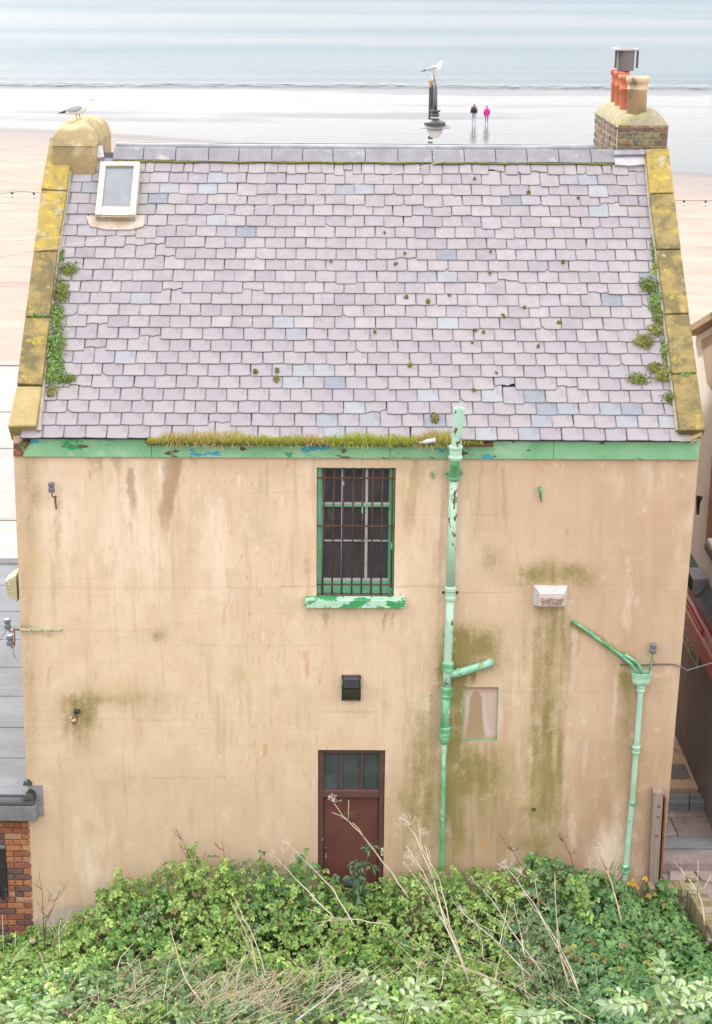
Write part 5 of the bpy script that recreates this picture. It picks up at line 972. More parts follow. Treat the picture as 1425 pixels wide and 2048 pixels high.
# ------------------------------------------------------------------ gulls
m_gw = M('gull_white_plumage', (.78, .77, .77), (.70, .69, .70), ns=12, rough=.8, bump=.2)
m_gg = M('gull_grey_wing', (.36, .37, .41), (.30, .31, .35), ns=14, rough=.8, bump=.2)
m_gb = M('gull_black_wingtip', (.03, .03, .04), rough=.7); m_gp = M('gull_pink_leg', (.55, .28, .24), rough=.6); m_gy = M('gull_yellow_beak', (.60, .42, .08), rough=.5)
def gull(feet, length, label, yaw=0., s=1.):
    o = empty('gull', tuple(feet), label, 'gull', None); k = length/.56
    M4 = Matrix.Translation(Vector(feet)) @ Matrix.Rotation(yaw, 4, 'Z') @ Matrix.Scale(k, 4)
    def put(mb, name, mt, smooth=True, sub=False):
        me = mb.mesh(name, mt, smooth=smooth); me.transform(M4); ob = link(name, me, o)
        if sub: md = ob.modifiers.new('s', 'SUBSURF'); md.levels = 1; md.render_levels = 2
        return ob
    path = [(-.30, 0, .115), (-.22, 0, .125), (-.13, 0, .15), (-.02, 0, .175), (.08, 0, .20), (.14, 0, .235), (.165, 0, .285), (.175, 0, .325), (.195, 0, .352), (.225, 0, .355), (.245, 0, .352)]
    R_b = [.012, .03, .062, .085, .085, .066, .047, .042, .045, .033, .01]
    mb = MB().tube(path, R_b, 12); mb.v = [(x, y*.85, z) for x, y, z in mb.v]; put(mb, 'body', m_gw, sub=True)
    mb = MB().tube([(.235, 0, .350), (.265, 0, .346), (.288, 0, .336)], [.013, .011, .003], 8); put(mb, 'beak', m_gy)
    for sd in (-1, 1):
        wpath = [(.11, sd*.055, .225), (.04, sd*.076, .215), (-.06, sd*.074, .19), (-.16, sd*.05, .158), (-.25, sd*.022, .135)]
        mb = MB().tube(wpath, [.02, .058, .058, .036, .012], 10); mb.v = [(x, sd*.062*min(1, (x+.32)/.28)+(y-sd*.062)*.36, z) for x, y, z in mb.v]; put(mb, 'wing', m_gg, sub=True)
        mb = MB().tube([(-.19, sd*.03, .15), (-.27, sd*.014, .128), (-.345, sd*.006, .108)], [.022, .016, .003], 7); put(mb, 'wing_tip', m_gb)
        lx = .0 if sd < 0 else .035
        mb = MB().tube([(lx-.02, sd*.03, .11), (lx-.005, sd*.032, .055), (lx, sd*.032, .0)], [.014, .008, .007], 7)
        for a in (-.5, 0, .5): mb.tube([(lx, sd*.032, .006), (lx+.05*math.cos(a), sd*.032+.05*math.sin(a), .003)], [.007, .004], 5)
        put(mb, 'leg', m_gp)
        put(MB().lathe([(.001, -.004), (.006, 0), (.001, .004)], (.212, sd*.034, .362), 8, (0, 1, 0)), 'eye', m_gb)
    return o
f1 = onY(156, 241, 4.0); gull(f1, .45, 'grey and white gull standing on the capped chimney stump', rad(-8))

# ------------------------------------------------------------------ promenade lamp with gull
m_lampm = M('dark_lamp_iron', (.035, .03, .035), (.06, .055, .06), ns=9, rough=.45); m_lampw = M('pale_band', (.62, .58, .52), rough=.6); m_tan = M('tan_cap', (.42, .30, .12), rough=.6)
m_lglass = M('frosted_lamp_bowl', (.62, .62, .60), rough=.25, bump=0); m_alu = M('grey_lamp_shade', (.30, .30, .33), rough=.35, metal=.5, bump=0)
YL = 26.0; lp0 = onY(863.5, 170, YL); lbz = PZ
lamp = empty('street_lamp', (float(lp0[0]), YL, lbz), 'tall dark promenade lamp with hooked arm and wide round shade', 'street lamp')
zt_ = float(onY(863.5, 166, YL)[2])
MB().lathe([(.14, 0), (.14, .9), (.10, .95), (.085, 1.0), (.062, zt_-lbz-.1)], (float(lp0[0]), YL, lbz), 14).build('post', m_lampm, lamp)
for v0, v1, mt in ((172, 160, m_tan), (283, 278, m_lampw), (272, 261, m_lampw), (295, 287, m_lampm)):
    a = onY(863.5, v0, YL); b = onY(863.5, v1, YL); MB().lathe([(.078, 0), (.078, b[2]-a[2])], (float(lp0[0]), YL, float(a[2])), 14).build('band' if mt is not m_tan else 'post_cap', mt, lamp)
yl = YL-1.5; hx = float(onY(870.5, 240, yl)[0]); hz = lambda v: float(onY(870, v, yl)[2])
tp = float(onY(869, 156, YL-.7)[2])
MB().tube([(float(lp0[0]), YL, zt_-.9), (float(lp0[0])+.02, YL-.05, zt_-.2), (float(lp0[0])+.05, YL-.25, tp-.1), (hx-.03, YL-.7, tp), (hx, yl+.2, tp-.18), (hx, yl, tp-.6), (hx, yl, hz(222))], .05, 10).build('arm', m_lampm, lamp, smooth=True)
pr = [(.02, hz(219)), (.13, hz(220)), (.13, hz(223.5)), (.08, hz(225)), (.095, hz(227)), (.105, hz(229)), (.105, hz(239)), (.15, hz(240)), (.25, hz(243)), (.27, hz(245)), (.27, hz(250)), (.40, hz(253)), (.41, hz(255)), (.25, hz(255.5)), (.02, hz(255.6))]
pr = pr[::-1]; b0 = pr[0][1]
MB().lathe([(r_, h-b0) for r_, h in pr], (hx, yl, b0), 24).build('shade', m_lampm, lamp)
MB().lathe([(.405, 0), (.425, .01), (.425, .025), (.40, .03)], (hx, yl, hz(255.4)), 24).build('shade_rim', m_alu, lamp)
MB().lathe([(.02, -.26), (.12, -.22), (.19, -.12), (.21, 0)], (hx, yl, hz(255.8)), 20).build('bowl', m_lglass, lamp, smooth=True)
MB().lathe([(.11, 0), (.11, .03)], (hx, yl, hz(236)), 16).build('shade_band', m_lampw, lamp)
gull((hx-.02, YL-.7, tp+.05), .54, 'gull perched on top of the promenade lamp', rad(-6))

# ------------------------------------------------------------------ festoon string and overhead wire
def festoon(pts, bulbs, label):
    P = [onY(u, v, YL+2) for u, v in pts]
    tag(MB().tube([tuple(p) for p in P], .008, 5).build('festoon_cable', m_wire), label, 'cable')
    for u, v, lab in bulbs:
        a = onY(u, v, YL+2); o = empty('festoon_bulb', tuple(a-np.array([0, 0, .2])), lab, 'bulb', 'festoon bulbs strung along the promenade')
        MB().lathe([(.03, -.06), (.035, 0)], tuple(a), 8).build('holder', m_blk, o); MB().lathe([(.01, -.17), (.05, -.15), (.06, -.11), (.035, -.06)], tuple(a), 10).build('globe', m_lampw, o, smooth=True)
festoon([(-60, 390), (0, 388), (25, 384.5), (45, 383), (68, 385), (120, 389)], [(24.5, 384.5, 'left festoon bulb beside the left coping'), (68, 385.5, 'right festoon bulb beside the left coping')], 'thin festoon cable in front of the sand at the left')
festoon([(1320, 400), (1368, 401), (1412, 401), (1500, 404)], [(1368.5, 401, 'left festoon bulb beside the right coping'), (1412, 401.5, 'right festoon bulb beside the right coping')], 'thin festoon cable in front of the sand at the right')
m_pwire = M('pale_wire', (.50, .42, .38), rough=.7, bump=0)
W1 = [(-30, 518, 1.0), (60, 504, 1.3), (120, 494, 1.5), (400, 441, 2.2), (640, 388, 2.8), (800, 346, 3.3), (888, 322, 3.55)]
tag(MB().tube([tuple(onP(u, v, E0+NR*(.22 if 0 < i_ < 6 else .06 if i_ else .22), NR)) for i_, (u, v, y_) in enumerate(W1)], .0045, 5).build('overhead_wire', m_pwire), 'thin pale wire slung across the slates from the left coping to the ridge', 'wire')
W2 = [(-40, 483, 2.), (40, 481, 2.1), (125, 474, 2.2), (330, 437, 2.6)]
tag(MB().tube([tuple(onP(u, v, E0+NR*.2, NR)) for u, v, y_ in W2[:3]], .004, 5).build('overhead_wire', m_pwire), 'thin pale wire crossing behind the left coping', 'wire')

# ------------------------------------------------------------------ people on the wet sand
m_skin = M('skin', (.45, .28, .21), rough=.6, bump=0); m_jean = M('light_blue_jeans', (.20, .28, .42), (.15, .22, .35), rough=.9); m_jean2 = M('blue_jeans', (.05, .10, .26), rough=.9); m_dkj = M('dark_jacket', (.05, .035, .035), (.09, .05, .04), ns=3, rough=.85); m_pink = M('magenta_coat', (.55, .03, .25), (.45, .02, .20), ns=4, rough=.8); m_pack = M('black_backpack', (.018, .018, .022), rough=.7); m_hair1 = M('brown_hair', (.10, .06, .04), rough=.8); m_hair2 = M('fair_hair', (.34, .20, .09), rough=.8); m_shoe = M('pale_shoe', (.40, .33, .28), rough=.7); m_beige = M('beige_sleeve', (.34, .25, .18), rough=.8)
def person(feet, H, label, coat, jean, hair, long_coat, pack, stride, shoe):
    o = empty('person', tuple(feet), label, 'person', None); k = H/1.75
    M4 = Matrix.Translation(Vector(feet)) @ Matrix.Scale(k, 4)
    # body: one skinned surface, seen from behind, walking away (+y)
    J = dict(pel=(0, 0, .95), spn=(0, .0, 1.15), chs=(0, .01, 1.36), nck=(0, .02, 1.50), hd0=(0, .03, 1.58), hd1=(0, .035, 1.70),
             hl=(-.09, 0, .90), kl=(-.10, stride*.16, .50), al=(-.10, stride*.05, .09), tl=(-.11, stride*.05+.15, .04),
             hr=(.09, 0, .90), kr=(.10, -stride*.02, .49), ar=(.10, -stride*.28, .12), tr=(.11, -stride*.28+.13, .04),
             sl=(-.18, .0, 1.42), el=(-.25, -.05-stride*.06, 1.14), wl=(-.24, .08, .93), fl=(-.235, .12, .84),
             sr=(.18, .0, 1.42), er=(.25, .05, 1.14), wr=(.24, .16, .94), fr=(.235, .2, .86))
    ids = list(J); E_ = [('pel', 'spn'), ('spn', 'chs'), ('chs', 'nck'), ('nck', 'hd0'), ('hd0', 'hd1'), ('pel', 'hl'), ('hl', 'kl'), ('kl', 'al'), ('al', 'tl'), ('pel', 'hr'), ('hr', 'kr'), ('kr', 'ar'), ('ar', 'tr'), ('chs', 'sl'), ('sl', 'el'), ('el', 'wl'), ('wl', 'fl'), ('chs', 'sr'), ('sr', 'er'), ('er', 'wr'), ('wr', 'fr')]
    rad_ = dict(pel=.13, spn=.125, chs=.14, nck=.06, hd0=.085, hd1=.085, hl=.09, kl=.062, al=.045, tl=.035, hr=.09, kr=.062, ar=.045, tr=.035, sl=.065, el=.045, wl=.033, fl=.03, sr=.065, er=.045, wr=.033, fr=.03)
    me = bpy.data.meshes.new('body'); me.from_pydata([J[i] for i in ids], [(ids.index(a), ids.index(b)) for a, b in E_], [])
    ob = bpy.data.objects.new('body_skin', me); COL.objects.link(ob); md = ob.modifiers.new('skin', 'SKIN'); 
    if not me.skin_vertices: bpy.context.view_layer.objects.active = ob
    for i, nm in enumerate(ids):
        sv_ = me.skin_vertices[0].data[i]; r_ = rad_[nm]; sv_.radius = (r_, r_*.85); sv_.use_root = nm == 'pel'
    md2 = ob.modifiers.new('sub', 'SUBSURF'); md2.levels = 2; md2.render_levels = 2
    bpy.context.view_layer.update(); bm_ = bpy.data.meshes.new_from_object(ob.evaluated_get(bpy.context.evaluated_depsgraph_get())); bpy.data.objects.remove(ob)
    for m_ in (m_skin, jean, coat, hair, shoe): bm_.materials.append(m_)
    for p in bm_.polygons:
        c = p.center; p.material_index = 4 if c.z < .09 else 1 if c.z < 1.0 and abs(c.x) < .2 else 2 if c.z < 1.51 and not (abs(c.x) > .2 and c.z < .95) else 3 if c.z > 1.66 or (c.z > 1.54 and c.y < .045) else 0
        p.use_smooth = True
    bm_.transform(M4); body = link('body', bm_, o)
    def put(mb, name, mt): me_ = mb.mesh(name, mt, smooth=True); me_.transform(M4); return link(name, me_, o)
    if long_coat:
        pr = [(.20, .74), (.215, .85), (.205, 1.0), (.195, 1.15), (.205, 1.30), (.19, 1.42), (.10, 1.50), (.07, 1.53)]
        mb = MB().lathe([(r_, h) for r_, h in pr], (0, 0, 0), 18, cap=False); mb.v = [(x*1.1, y*.72+.005, z) for x, y, z in mb.v]; put(mb, 'coat', coat)
        for s in (-1, 1): put(MB().tube([(s*.17, 0, 1.44), (s*.26, -.03, 1.16), (s*.25, .10, .92)], [.085, .07, .058], 10), 'sleeve', coat)
        mb = MB().lathe([(.02, -.10), (.07, -.06), (.10, .02), (.09, .08), (.03, .115)], (0, .02, 1.66), 12); put(mb, 'hair', hair)
    else:
        pr = [(.17, .93), (.19, 1.0), (.19, 1.2), (.205, 1.36), (.18, 1.44), (.08, 1.51)]
        mb = MB().lathe(pr, (0, 0, 0), 18, cap=False); mb.v = [(x*1.08, y*.72, z) for x, y, z in mb.v]; put(mb, 'jacket', coat)
        for s in (-1, 1): put(MB().tube([(s*.17, 0, 1.44), (s*.26, -.03, 1.16), (s*.245, .10, .93)], [.08, .066, .05], 10), 'sleeve', m_beige if s > 0 else coat)
    if pack:
        V, Fq = flaunch(-.15, .15, -.19, .19, 0, .17, 12, 14, 5, 6.); V = np.stack([V[:, 0], -.12-V[:, 2], 1.22+V[:, 1]], -1)
        me_ = npmesh('backpack', V, Fq, m_pack, smooth=True); me_.transform(M4); link('backpack', me_, o)
    return o
pf = onZ(948, 248, BZ); person(pf, 1.74, 'person in dark jacket and light jeans with a black backpack walking on wet sand', m_dkj, m_jean, m_hair1, False, True, .9, m_shoe)
pf = onZ(973.5, 248, BZ); person(pf, 1.55, 'person in a magenta coat and blue jeans walking on wet sand', m_pink, m_jean2, m_hair2, True, False, .5, m_shoe)
# ------------------------------------------------------------------ plants
def norm(a): return a/np.maximum(np.linalg.norm(a, axis=-1, keepdims=True), 1e-9)
def leaf_quads(C, Nn, size, per, tint, w=.36, droop=.25, r=rng, spin=None):
    """per leaflets around each centre; returns V, F, T"""
    n = len(C); ang = r.random(n)[:, None]*6.283 + np.arange(per)[None, :]*6.283/per + r.normal(0, .25, (n, per))
    a = norm(np.cross(Nn, r.normal(0, 1, (n, 3)))); b = np.cross(Nn, a)
    D = a[:, None]*np.cos(ang)[..., None]+b[:, None]*np.sin(ang)[..., None]
    N2 = norm(Nn[:, None]+r.normal(0, .28, (n, per, 3))); S = norm(np.cross(N2, D))
    L = size[:, None, None]*r.uniform(.7, 1.15, (n, per, 1)); c = C[:, None]
    base = c+D*L*.12; tip = c+D*L*1.05-np.array([0, 0, 1])*L*droop; mid = c+D*L*.55+N2*L*.06
    l = mid+S*L*w+N2*L*.05; q = mid-S*L*w+N2*L*.05
    V = np.stack([base, l, tip, q], 2).reshape(-1, 3); F_ = np.arange(len(V)).reshape(-1, 4)
    t = np.repeat(tint[:, None]*r.uniform(.8, 1.2, (n, per, 1)), 4, axis=1).reshape(n, per, 4, 3) if False else np.repeat((tint[:, None]*r.uniform(.8, 1.2, (n, per, 1)))[:, :, None], 4, axis=2)
    return V, F_, t.reshape(-1, 3)
def joined(parts):
    Vs, Fs, Ts = [], [], []; o = 0
    for V, F_, T in parts: Vs.append(V); Fs.append(F_+o); Ts.append(T); o += len(V)
    return np.concatenate(Vs), np.concatenate(Fs), np.concatenate(Ts)
m_leaf = M('leaf', (1, 1, 1), (.82, .82, .82), ns=3, rough=.5, bump=0, tint='tint', transl=.25, spec=.4)
m_stem = M('green_stem', (.12, .13, .05), (.16, .10, .06), ns=5, rough=.8); m_redtwig = M('dark_red_twig', (.13, .055, .045), (.09, .04, .035), ns=9, rough=.85); m_straw = M('dry_straw', (.55, .43, .31), (.45, .34, .24), ns=7, rough=.85); m_strawp = M('bleached_stalk', (.56, .47, .40), (.46, .37, .30), ns=7, rough=.8); m_greywood = M('grey_bleached_stick', (.42, .39, .38), (.34, .31, .30), ns=7, rough=.8)
G_DEEP = np.array([.092, .195, .048]); G_MID = np.array([.18, .31, .07]); G_LIME = np.array([.31, .42, .11]); G_BLUE = np.array([.085, .20, .08]); G_GREY = np.array([.21, .27, .17])
def greens(n, a=.28, b=.36, c=.27, r=rng):
    p = r.random(n)[:, None]; base = np.where(p < a, G_DEEP, np.where(p < a+b, G_MID, np.where(p < a+b+c, G_LIME, G_BLUE))); return base*r.uniform(.75, 1.3, (n, 1))
top_uv = [(20, 1905), (60, 1865), (130, 1850), (190, 1800), (225, 1775), (300, 1778), (350, 1745), (385, 1722), (430, 1742), (500, 1742), (560, 1750), (600, 1735), (640, 1768), (700, 1790), (760, 1782), (800, 1762), (880, 1760), (950, 1755), (1040, 1760), (1090, 1730), (1140, 1742), (1190, 1775), (1240, 1782), (1290, 1795), (1340, 1792), (1380, 1822), (1425, 1880)]
tp_ = np.array([onY(u, v, -.5) for u, v in top_uv]); TX, TZ = tp_[:, 0], tp_[:, 2]
def canopy(x, y):
    g = gz(x, y); near = np.interp(x, TX, TZ); h = .26+.5*fbm(x*1.3+7, y*1.3, 33)*(.55+.45*fbm(x*.5, y*.5, 35))
    near = near-.05+.16*(fbm(x*3.2, y*3.2, 39)-.5)*2+.10*(fbm(x*9., y*9., 40)-.5)*2; far = g+h; t = sstep(-.6, -1.7, y); c = near*(1-t)+far*t
    c = c-.9*sstep(4.22, 4.42, x-.13*np.clip(-y, 0, 2.4)-.5*sstep(-1.2, -2.2, y))
    c = np.where(x < -3.3, np.minimum(c, g+.2+.3*sstep(-4., -3.3, x)+.4*fbm(x*2, y*2, 3)*sstep(-.5, -1.4, y)), c)
    return np.maximum(c, g+.08)
# ground cover: one mass of leaves
n = 33000
x = rng.uniform(-5.2, 5.3, n); y = -.14-rng.random(n)**1.15*6.0
cn = canopy(x, y)+.12*(fbm(x*4, y*4, 55)-.5)*2; g = gz(x, y); dep = rng.random(n)**2.4
z = cn-(cn-g)*dep*.75+rng.normal(0, .02, n)
e = .05; gxn = (canopy(x+e, y)-canopy(x-e, y))/(2*e); gyn = (canopy(x, y+e)-canopy(x, y-e))/(2*e)
Nn = norm(np.stack([-gxn*.6, -gyn*.6-.15, np.ones(n)], -1)+rng.normal(0, .35, (n, 3)))
sp = fbm(x*.8+3, y*.8, 77); right = sstep(1.8, 3., x)
tint = greens(n)*1.1; tint = np.where((sp > .55)[:, None], tint*.55+G_LIME*.45, tint); tint = np.where((sp < .42)[:, None], tint*.5+G_GREY*.45, tint)
tint = tint*(1-right[:, None]*.6)+G_BLUE*1.15*right[:, None]*.6
yl_ = rng.random(n) < .02; tint[yl_] = np.array([.36, .30, .07])*rng.uniform(.5, 1.1, (yl_.sum(), 1)); br_ = rng.random(n) < .03; tint[br_] = np.array([.26, .17, .09])*rng.uniform(.5, 1.2, (br_.sum(), 1))
size = rng.choice([.018, .026, .036, .05, .065], n, p=[.12, .2, .28, .25, .15])*rng.uniform(.85, 1.15, n)*(1+.35*right)*(.8+.5*fbm(x*2, y*2, 99))
V, F_, T = leaf_quads(np.stack([x, y, z], -1), Nn, size, 5, tint, w=.40)
tag(link('undergrowth', npmesh('undergrowth', V, F_, m_leaf, T)), 'dense low green undergrowth covering the bank below the wall', 'undergrowth', kind='stuff')
# shrubs against the wall
def shrub(name, label, cat, px, y0, wd, ht, n, tintf, size=(.034, .072), per=5, group=None, stems=4, stem_mat=None, w=.40):
    p = onY(px[0], px[1], y0); base = np.array([p[0], y0, float(gz(p[0], y0))]); H = max(.25, p[2]-base[2])
    o = empty(name, tuple(base), label, cat, group); mb = MB(); C = []
    for k in range(stems):
        a = random.uniform(0, 6.28); rr = wd*random.uniform(.15, .8); t = base+np.array([math.cos(a)*rr, min(.35*math.sin(a)*rr*2, -.1-y0), H*random.uniform(.62, 1.06)])
        m1 = base+(t-base)*.5+np.array([random.gauss(0, .03), random.gauss(0, .03), .03])
        mb.tube([tuple(base+np.array([random.gauss(0, .04), 0, -.05])), tuple(m1), tuple(t)], [.009, .007, .003], 5)
        nn = n//stems; s = rng.random(nn)**.7; q = base+(t-base)*s[:, None]; q = q+rng.normal(0, 1, (nn, 3))*np.array([wd*.30, wd*.22, H*.09])*(1.15-s*.6)[:, None]; C.append(q)
    mb.build('stem', stem_mat or m_stem, o, smooth=True)
    C = np.concatenate(C); C[:, 1] = np.minimum(C[:, 1], -.05); Nn = norm(rng.normal(0, .45, (len(C), 3))+np.array([0, -.25, .9]))
    V, F_, T = leaf_quads(C, Nn, rng.uniform(*size, len(C)), per, tintf(len(C)), w=w); link('foliage', npmesh('foliage', V, F_, m_leaf, T), o); return o
lime = lambda n: greens(n, .1, .4, .5); mid = lambda n: greens(n, .35, .45, .15); deep = lambda n: greens(n, .6, .3, .05)
for (u, v, y_, wd, nn, tf, lab) in (
    (240, 1758, -.55, .34, 190, lime, 'leafy shrub at the left end of the green growth below the wall'), (315, 1770, -.5, .3, 150, mid, 'low leafy shrub left of the tallest shrub below the wall'), (392, 1712, -.5, .30, 230, lime, 'tall narrow leafy shrub below the left of the wall'),
    (455, 1738, -.6, .34, 200, lime, 'bright leafy shrub right of the tall narrow shrub'), (528, 1738, -.5, .33, 200, mid, 'spreading leafy shrub left of the door'), (598, 1722, -.45, .22, 150, mid, 'upright nettle shrub just left of the door frame'),
    (665, 1775, -.75, .25, 120, mid, 'low leafy shrub before the left side of the door'), (800, 1762, -.6, .3, 160, mid, 'leafy shrub at the right foot of the door frame'), (905, 1752, -.6, .32, 180, deep, 'deep green shrub at the foot of the soil pipe'), (985, 1758, -.6, .32, 160, deep, 'deep green shrub right of the soil pipe foot'),
    (1098, 1722, -.5, .38, 230, deep, 'rounded deep green shrub in front of the green channel'), (1165, 1762, -.9, .35, 170, lambda n: G_LIME*rng.uniform(.7, 1.1, (n, 1))*np.array([.9, 1, 1]), 'paler broad leaved shrub right of the green channel'), (1345, 1765, -.5, .22, 110, deep, 'small dark green plant beside the low brick wall')):
    shrub('shrub', lab, 'shrub', (u, v), y_, wd, 0, nn, tf, group='shrubs growing along the foot of the wall')
shrub('buddleia', 'buddleia with grey green lance leaves in front of the maroon door', 'shrub', (722, 1698), -.45, .20, 0, 60, lambda n: np.array([.10, .19, .09])*rng.uniform(.8, 1.35, (n, 1)), (.10, .15), 4, stems=4, w=.17)
# elder sprays leaning into the bottom of the picture
def elder(px, y0, spread, nleaf, label):
    p = onY(px[0], px[1], y0); g0 = np.array([p[0]+random.uniform(-.2, .2), y0-.2, float(gz(p[0], y0-.2))]); o = empty('elder_shrub', tuple(g0), label, 'shrub', 'elder shrubs leaning into the foreground')
    mb = MB(); fork = p-np.array([0, -.05, .75]); mb.tube([tuple(g0), tuple((g0+fork)/2+np.array([.06, 0, 0])), tuple(fork)], [.03, .024, .016], 7)
    parts = []
    for k in range(nleaf):
        a = 6.283*k/nleaf+random.uniform(-.3, .3); e_ = p+np.array([math.cos(a)*spread*random.uniform(.25, 1), math.sin(a)*spread*.8*random.uniform(.25, 1), random.uniform(-.22, .06)])
        mb.tube([tuple(fork), tuple(fork+(e_-fork)*.6+np.array([0, 0, .04])), tuple(e_)], [.012, .006, .003], 5)
        d = norm((e_-fork)*np.array([1, 1, .15])+np.array([random.gauss(0, .2), random.gauss(0, .2), 0])); R0_ = .30
        sd_ = norm(np.cross(d, [0, 0, 1.])); C = []; Dv = []
        for j in range(4):
            for s in (-1, 1): C.append(e_+d*(.05+j*.062)); Dv.append(norm(sd_*s+d*.45))
        C.append(e_+d*.26); Dv.append(d)
        for c_, dv in zip(C, Dv):
            L_ = random.uniform(.09, .13); dv = norm(dv+rng.normal(0, .12, 3)); N2 = norm(np.array([random.gauss(0, .25), random.gauss(0, .25)-.1, 1])); S = norm(np.cross(N2, dv)); wv = .20
            pts = [c_, c_+dv*L_*.35+S*L_*wv+N2*.008, c_+dv*L_*.7+S*L_*wv*.75+N2*.004, c_+dv*L_-np.array([0, 0, L_*.22]), c_+dv*L_*.7-S*L_*wv*.75+N2*.004, c_+dv*L_*.35-S*L_*wv+N2*.008]
            tc = (np.array([.29, .37, .20]) if random.random() < .7 else np.array([.22, .33, .11]))*random.uniform(.75, 1.15)
            parts.append((np.array(pts), np.array([[0, 1, 2, 3], [0, 3, 4, 5]]), np.tile(tc, (6, 1))))
        mb.tube([tuple(e_), tuple(e_+d*.27)], [.004, .002], 4)
    mb.build('branch', m_stem, o, smooth=True); V, F_, T = joined(parts); link('foliage', npmesh('foliage', V, F_, m_leaf, T), o)
elder((795, 2005), -8.3, .16, 10, 'pale elder spray at the bottom, left of the middle one'); elder((1035, 2022), -8.6, .14, 8, 'middle pale elder spray at the bottom edge'); elder((1335, 2002), -8.8, .24, 15, 'largest pale elder spray in the bottom right corner'); elder((60, 2050), -8.6, .14, 6, 'pale elder tip in the bottom left corner')

# ------------------------------------------------------------------ dead stalks
def dead(px, y0, y1, r, label, umbel=None, br=(), mt=None, name='dried_stalk', cat='stalk', group='dried hogweed stalks standing in the undergrowth', twigs=0):
    n = len(px); P = [onY(u, v, y0+(y1-y0)*i/(n-1)) for i, (u, v) in enumerate(px)]
    o = empty(name, tuple(P[0]), label, cat, group); mt = mt or random.choice((m_straw, m_strawp))
    sm = []
    for i in range(n-1):
        for k in range(3): f_ = k/3; sm.append(P[i]*(1-f_)+P[i+1]*f_+np.array([random.gauss(0, .006), 0, random.gauss(0, .005)]))
    r = r*.78; sm.append(P[-1]); R0_ = [r*(1-.65*i/(len(sm)-1)) for i in range(len(sm))]
    mb = MB().tube([tuple(p) for p in sm], R0_, 6)
    for (u0, v0, u1, v1) in br:
        i_ = int(np.argmin([abs(v-v0) for _, v in px])); yy_ = P[i_][1]; a = onY(u0, v0, yy_); b = onY(u1, v1, yy_-random.uniform(-.15, .25)); mb.tube([tuple(a), tuple((a+b)/2+np.array([0, 0, .02])), tuple(b)], [r*.7, r*.55, r*.35], 5)
    for k in range(twigs):
        i_ = random.randrange(len(sm)//3, len(sm)-1); a = sm[i_]; s = random.choice((-1, 1)); L_ = random.uniform(.08, .28); b = a+np.array([s*L_*.6, random.uniform(-.1, .1), L_*.8]); mb.tube([tuple(a), tuple((a+b)/2+np.array([s*.02, 0, 0])), tuple(b)], [r*.5, r*.4, r*.2], 4)
        for q in range(2): c_ = a+(b-a)*random.uniform(.4, .9); mb.tube([tuple(c_), tuple(c_+np.array([random.uniform(-.07, .07), 0, random.uniform(.03, .1)]))], [r*.3, r*.15], 3)
    mb.build('stem', mt, o, smooth=True)
    if umbel:
        for (u, v, s) in umbel:
            ub = MB(); c_ = onY(u, v, y1); d0 = norm(c_-P[-2]) if len(P) > 1 else np.array([0, 0, 1.])
            for k in range(13):
                d = norm(d0+rng.normal(0, .55, 3)); e_ = c_+d*s*random.uniform(.7, 1); ub.tube([tuple(c_), tuple(e_)], [.0028, .0018], 3)
                for q in range(5): d2 = norm(d+rng.normal(0, .7, 3)); ub.tube([tuple(e_), tuple(e_+d2*s*.28)], [.0015, .0022], 3)
            ub.build('seed_head', m_strawp, o)
    return o
dead([(944, 1976), (893, 1854), (868, 1763), (832, 1676), (818, 1652)], -2.6, -1.5, .013, 'tallest bundle stalk, its seed head beside the door', [(820, 1650, .13)], [(868, 1763, 850, 1690), (880, 1800, 812, 1690)], twigs=2)
dead([(919, 1915), (878, 1803), (845, 1740), (822, 1720)], -2.2, -1.5, .012, 'stalk in the bundle whose seed head leans at mid height', [(822, 1716, .10)], [(878, 1803, 838, 1745)], twigs=3)
dead([(925, 1920), (898, 1865), (858, 1793), (807, 1722)], -2.3, -1.6, .011, 'lower left stalk of the bundle right of the door', None, [(858, 1793, 860, 1700)], twigs=3)
dead([(936, 1950), (900, 1850), (880, 1760), (842, 1690), (838, 1640)], -2.5, -1.4, .011, 'straight inner stalk of the bundle right of the door', [(846, 1668, .08)], twigs=2)
dead([(820, 1796), (784, 1748), (730, 1676), (697, 1643), (668, 1606)], -1.4, -.7, .013, 'long pale stalk slanting across the maroon door', [(668, 1604, .09)], [(697, 1643, 698, 1600), (730, 1676, 705, 1645), (697, 1643, 664, 1625)])
dead([(710, 1852), (667, 1780), (625, 1735), (579, 1690)], -1.8, -.7, .011, 'long stalk slanting up left of the door', [(578, 1688, .09)], [(579, 1700, 607, 1710)])
dead([(665, 1830), (625, 1791), (590, 1756), (551, 1712)], -1.6, -.8, .012, 'paler stalk parallel to the one left of the door', [(551, 1710, .06)], [(566, 1735, 568, 1700)])
dead([(782, 1850), (720, 1840), (667, 1836), (610, 1815)], -1.8, -1.6, .011, 'fallen stalk lying level below the door', None, [(667, 1836, 628, 1860), (700, 1840, 625, 1847)])
dead([(517, 1963), (505, 1886), (474, 1829), (462, 1800)], -2.4, -1.7, .010, 'left one of two close stalks below the left wall', twigs=2)
dead([(535, 1970), (516, 1893), (488, 1836), (470, 1795)], -2.4, -1.7, .010, 'right one of two close stalks below the left wall', twigs=2)
dead([(591, 2043), (640, 2005), (686, 1966)], -4.0, -3.2, .017, 'thick grey stick lying slanted at the bottom middle', None, [(686, 1966, 640, 1992)], m_greywood, 'bleached_stick', 'stick', None)
dead([(684, 2000), (682, 1942)], -3.3, -3.1, .009, 'short upright stalk at the top of the grey stick', None, [(682, 1942, 625, 1950)], m_straw)
dead([(1137, 1971), (1117, 1895), (1110, 1747)], -2.5, -1.8, .013, 'upright straight stalk right of the middle', twigs=1)
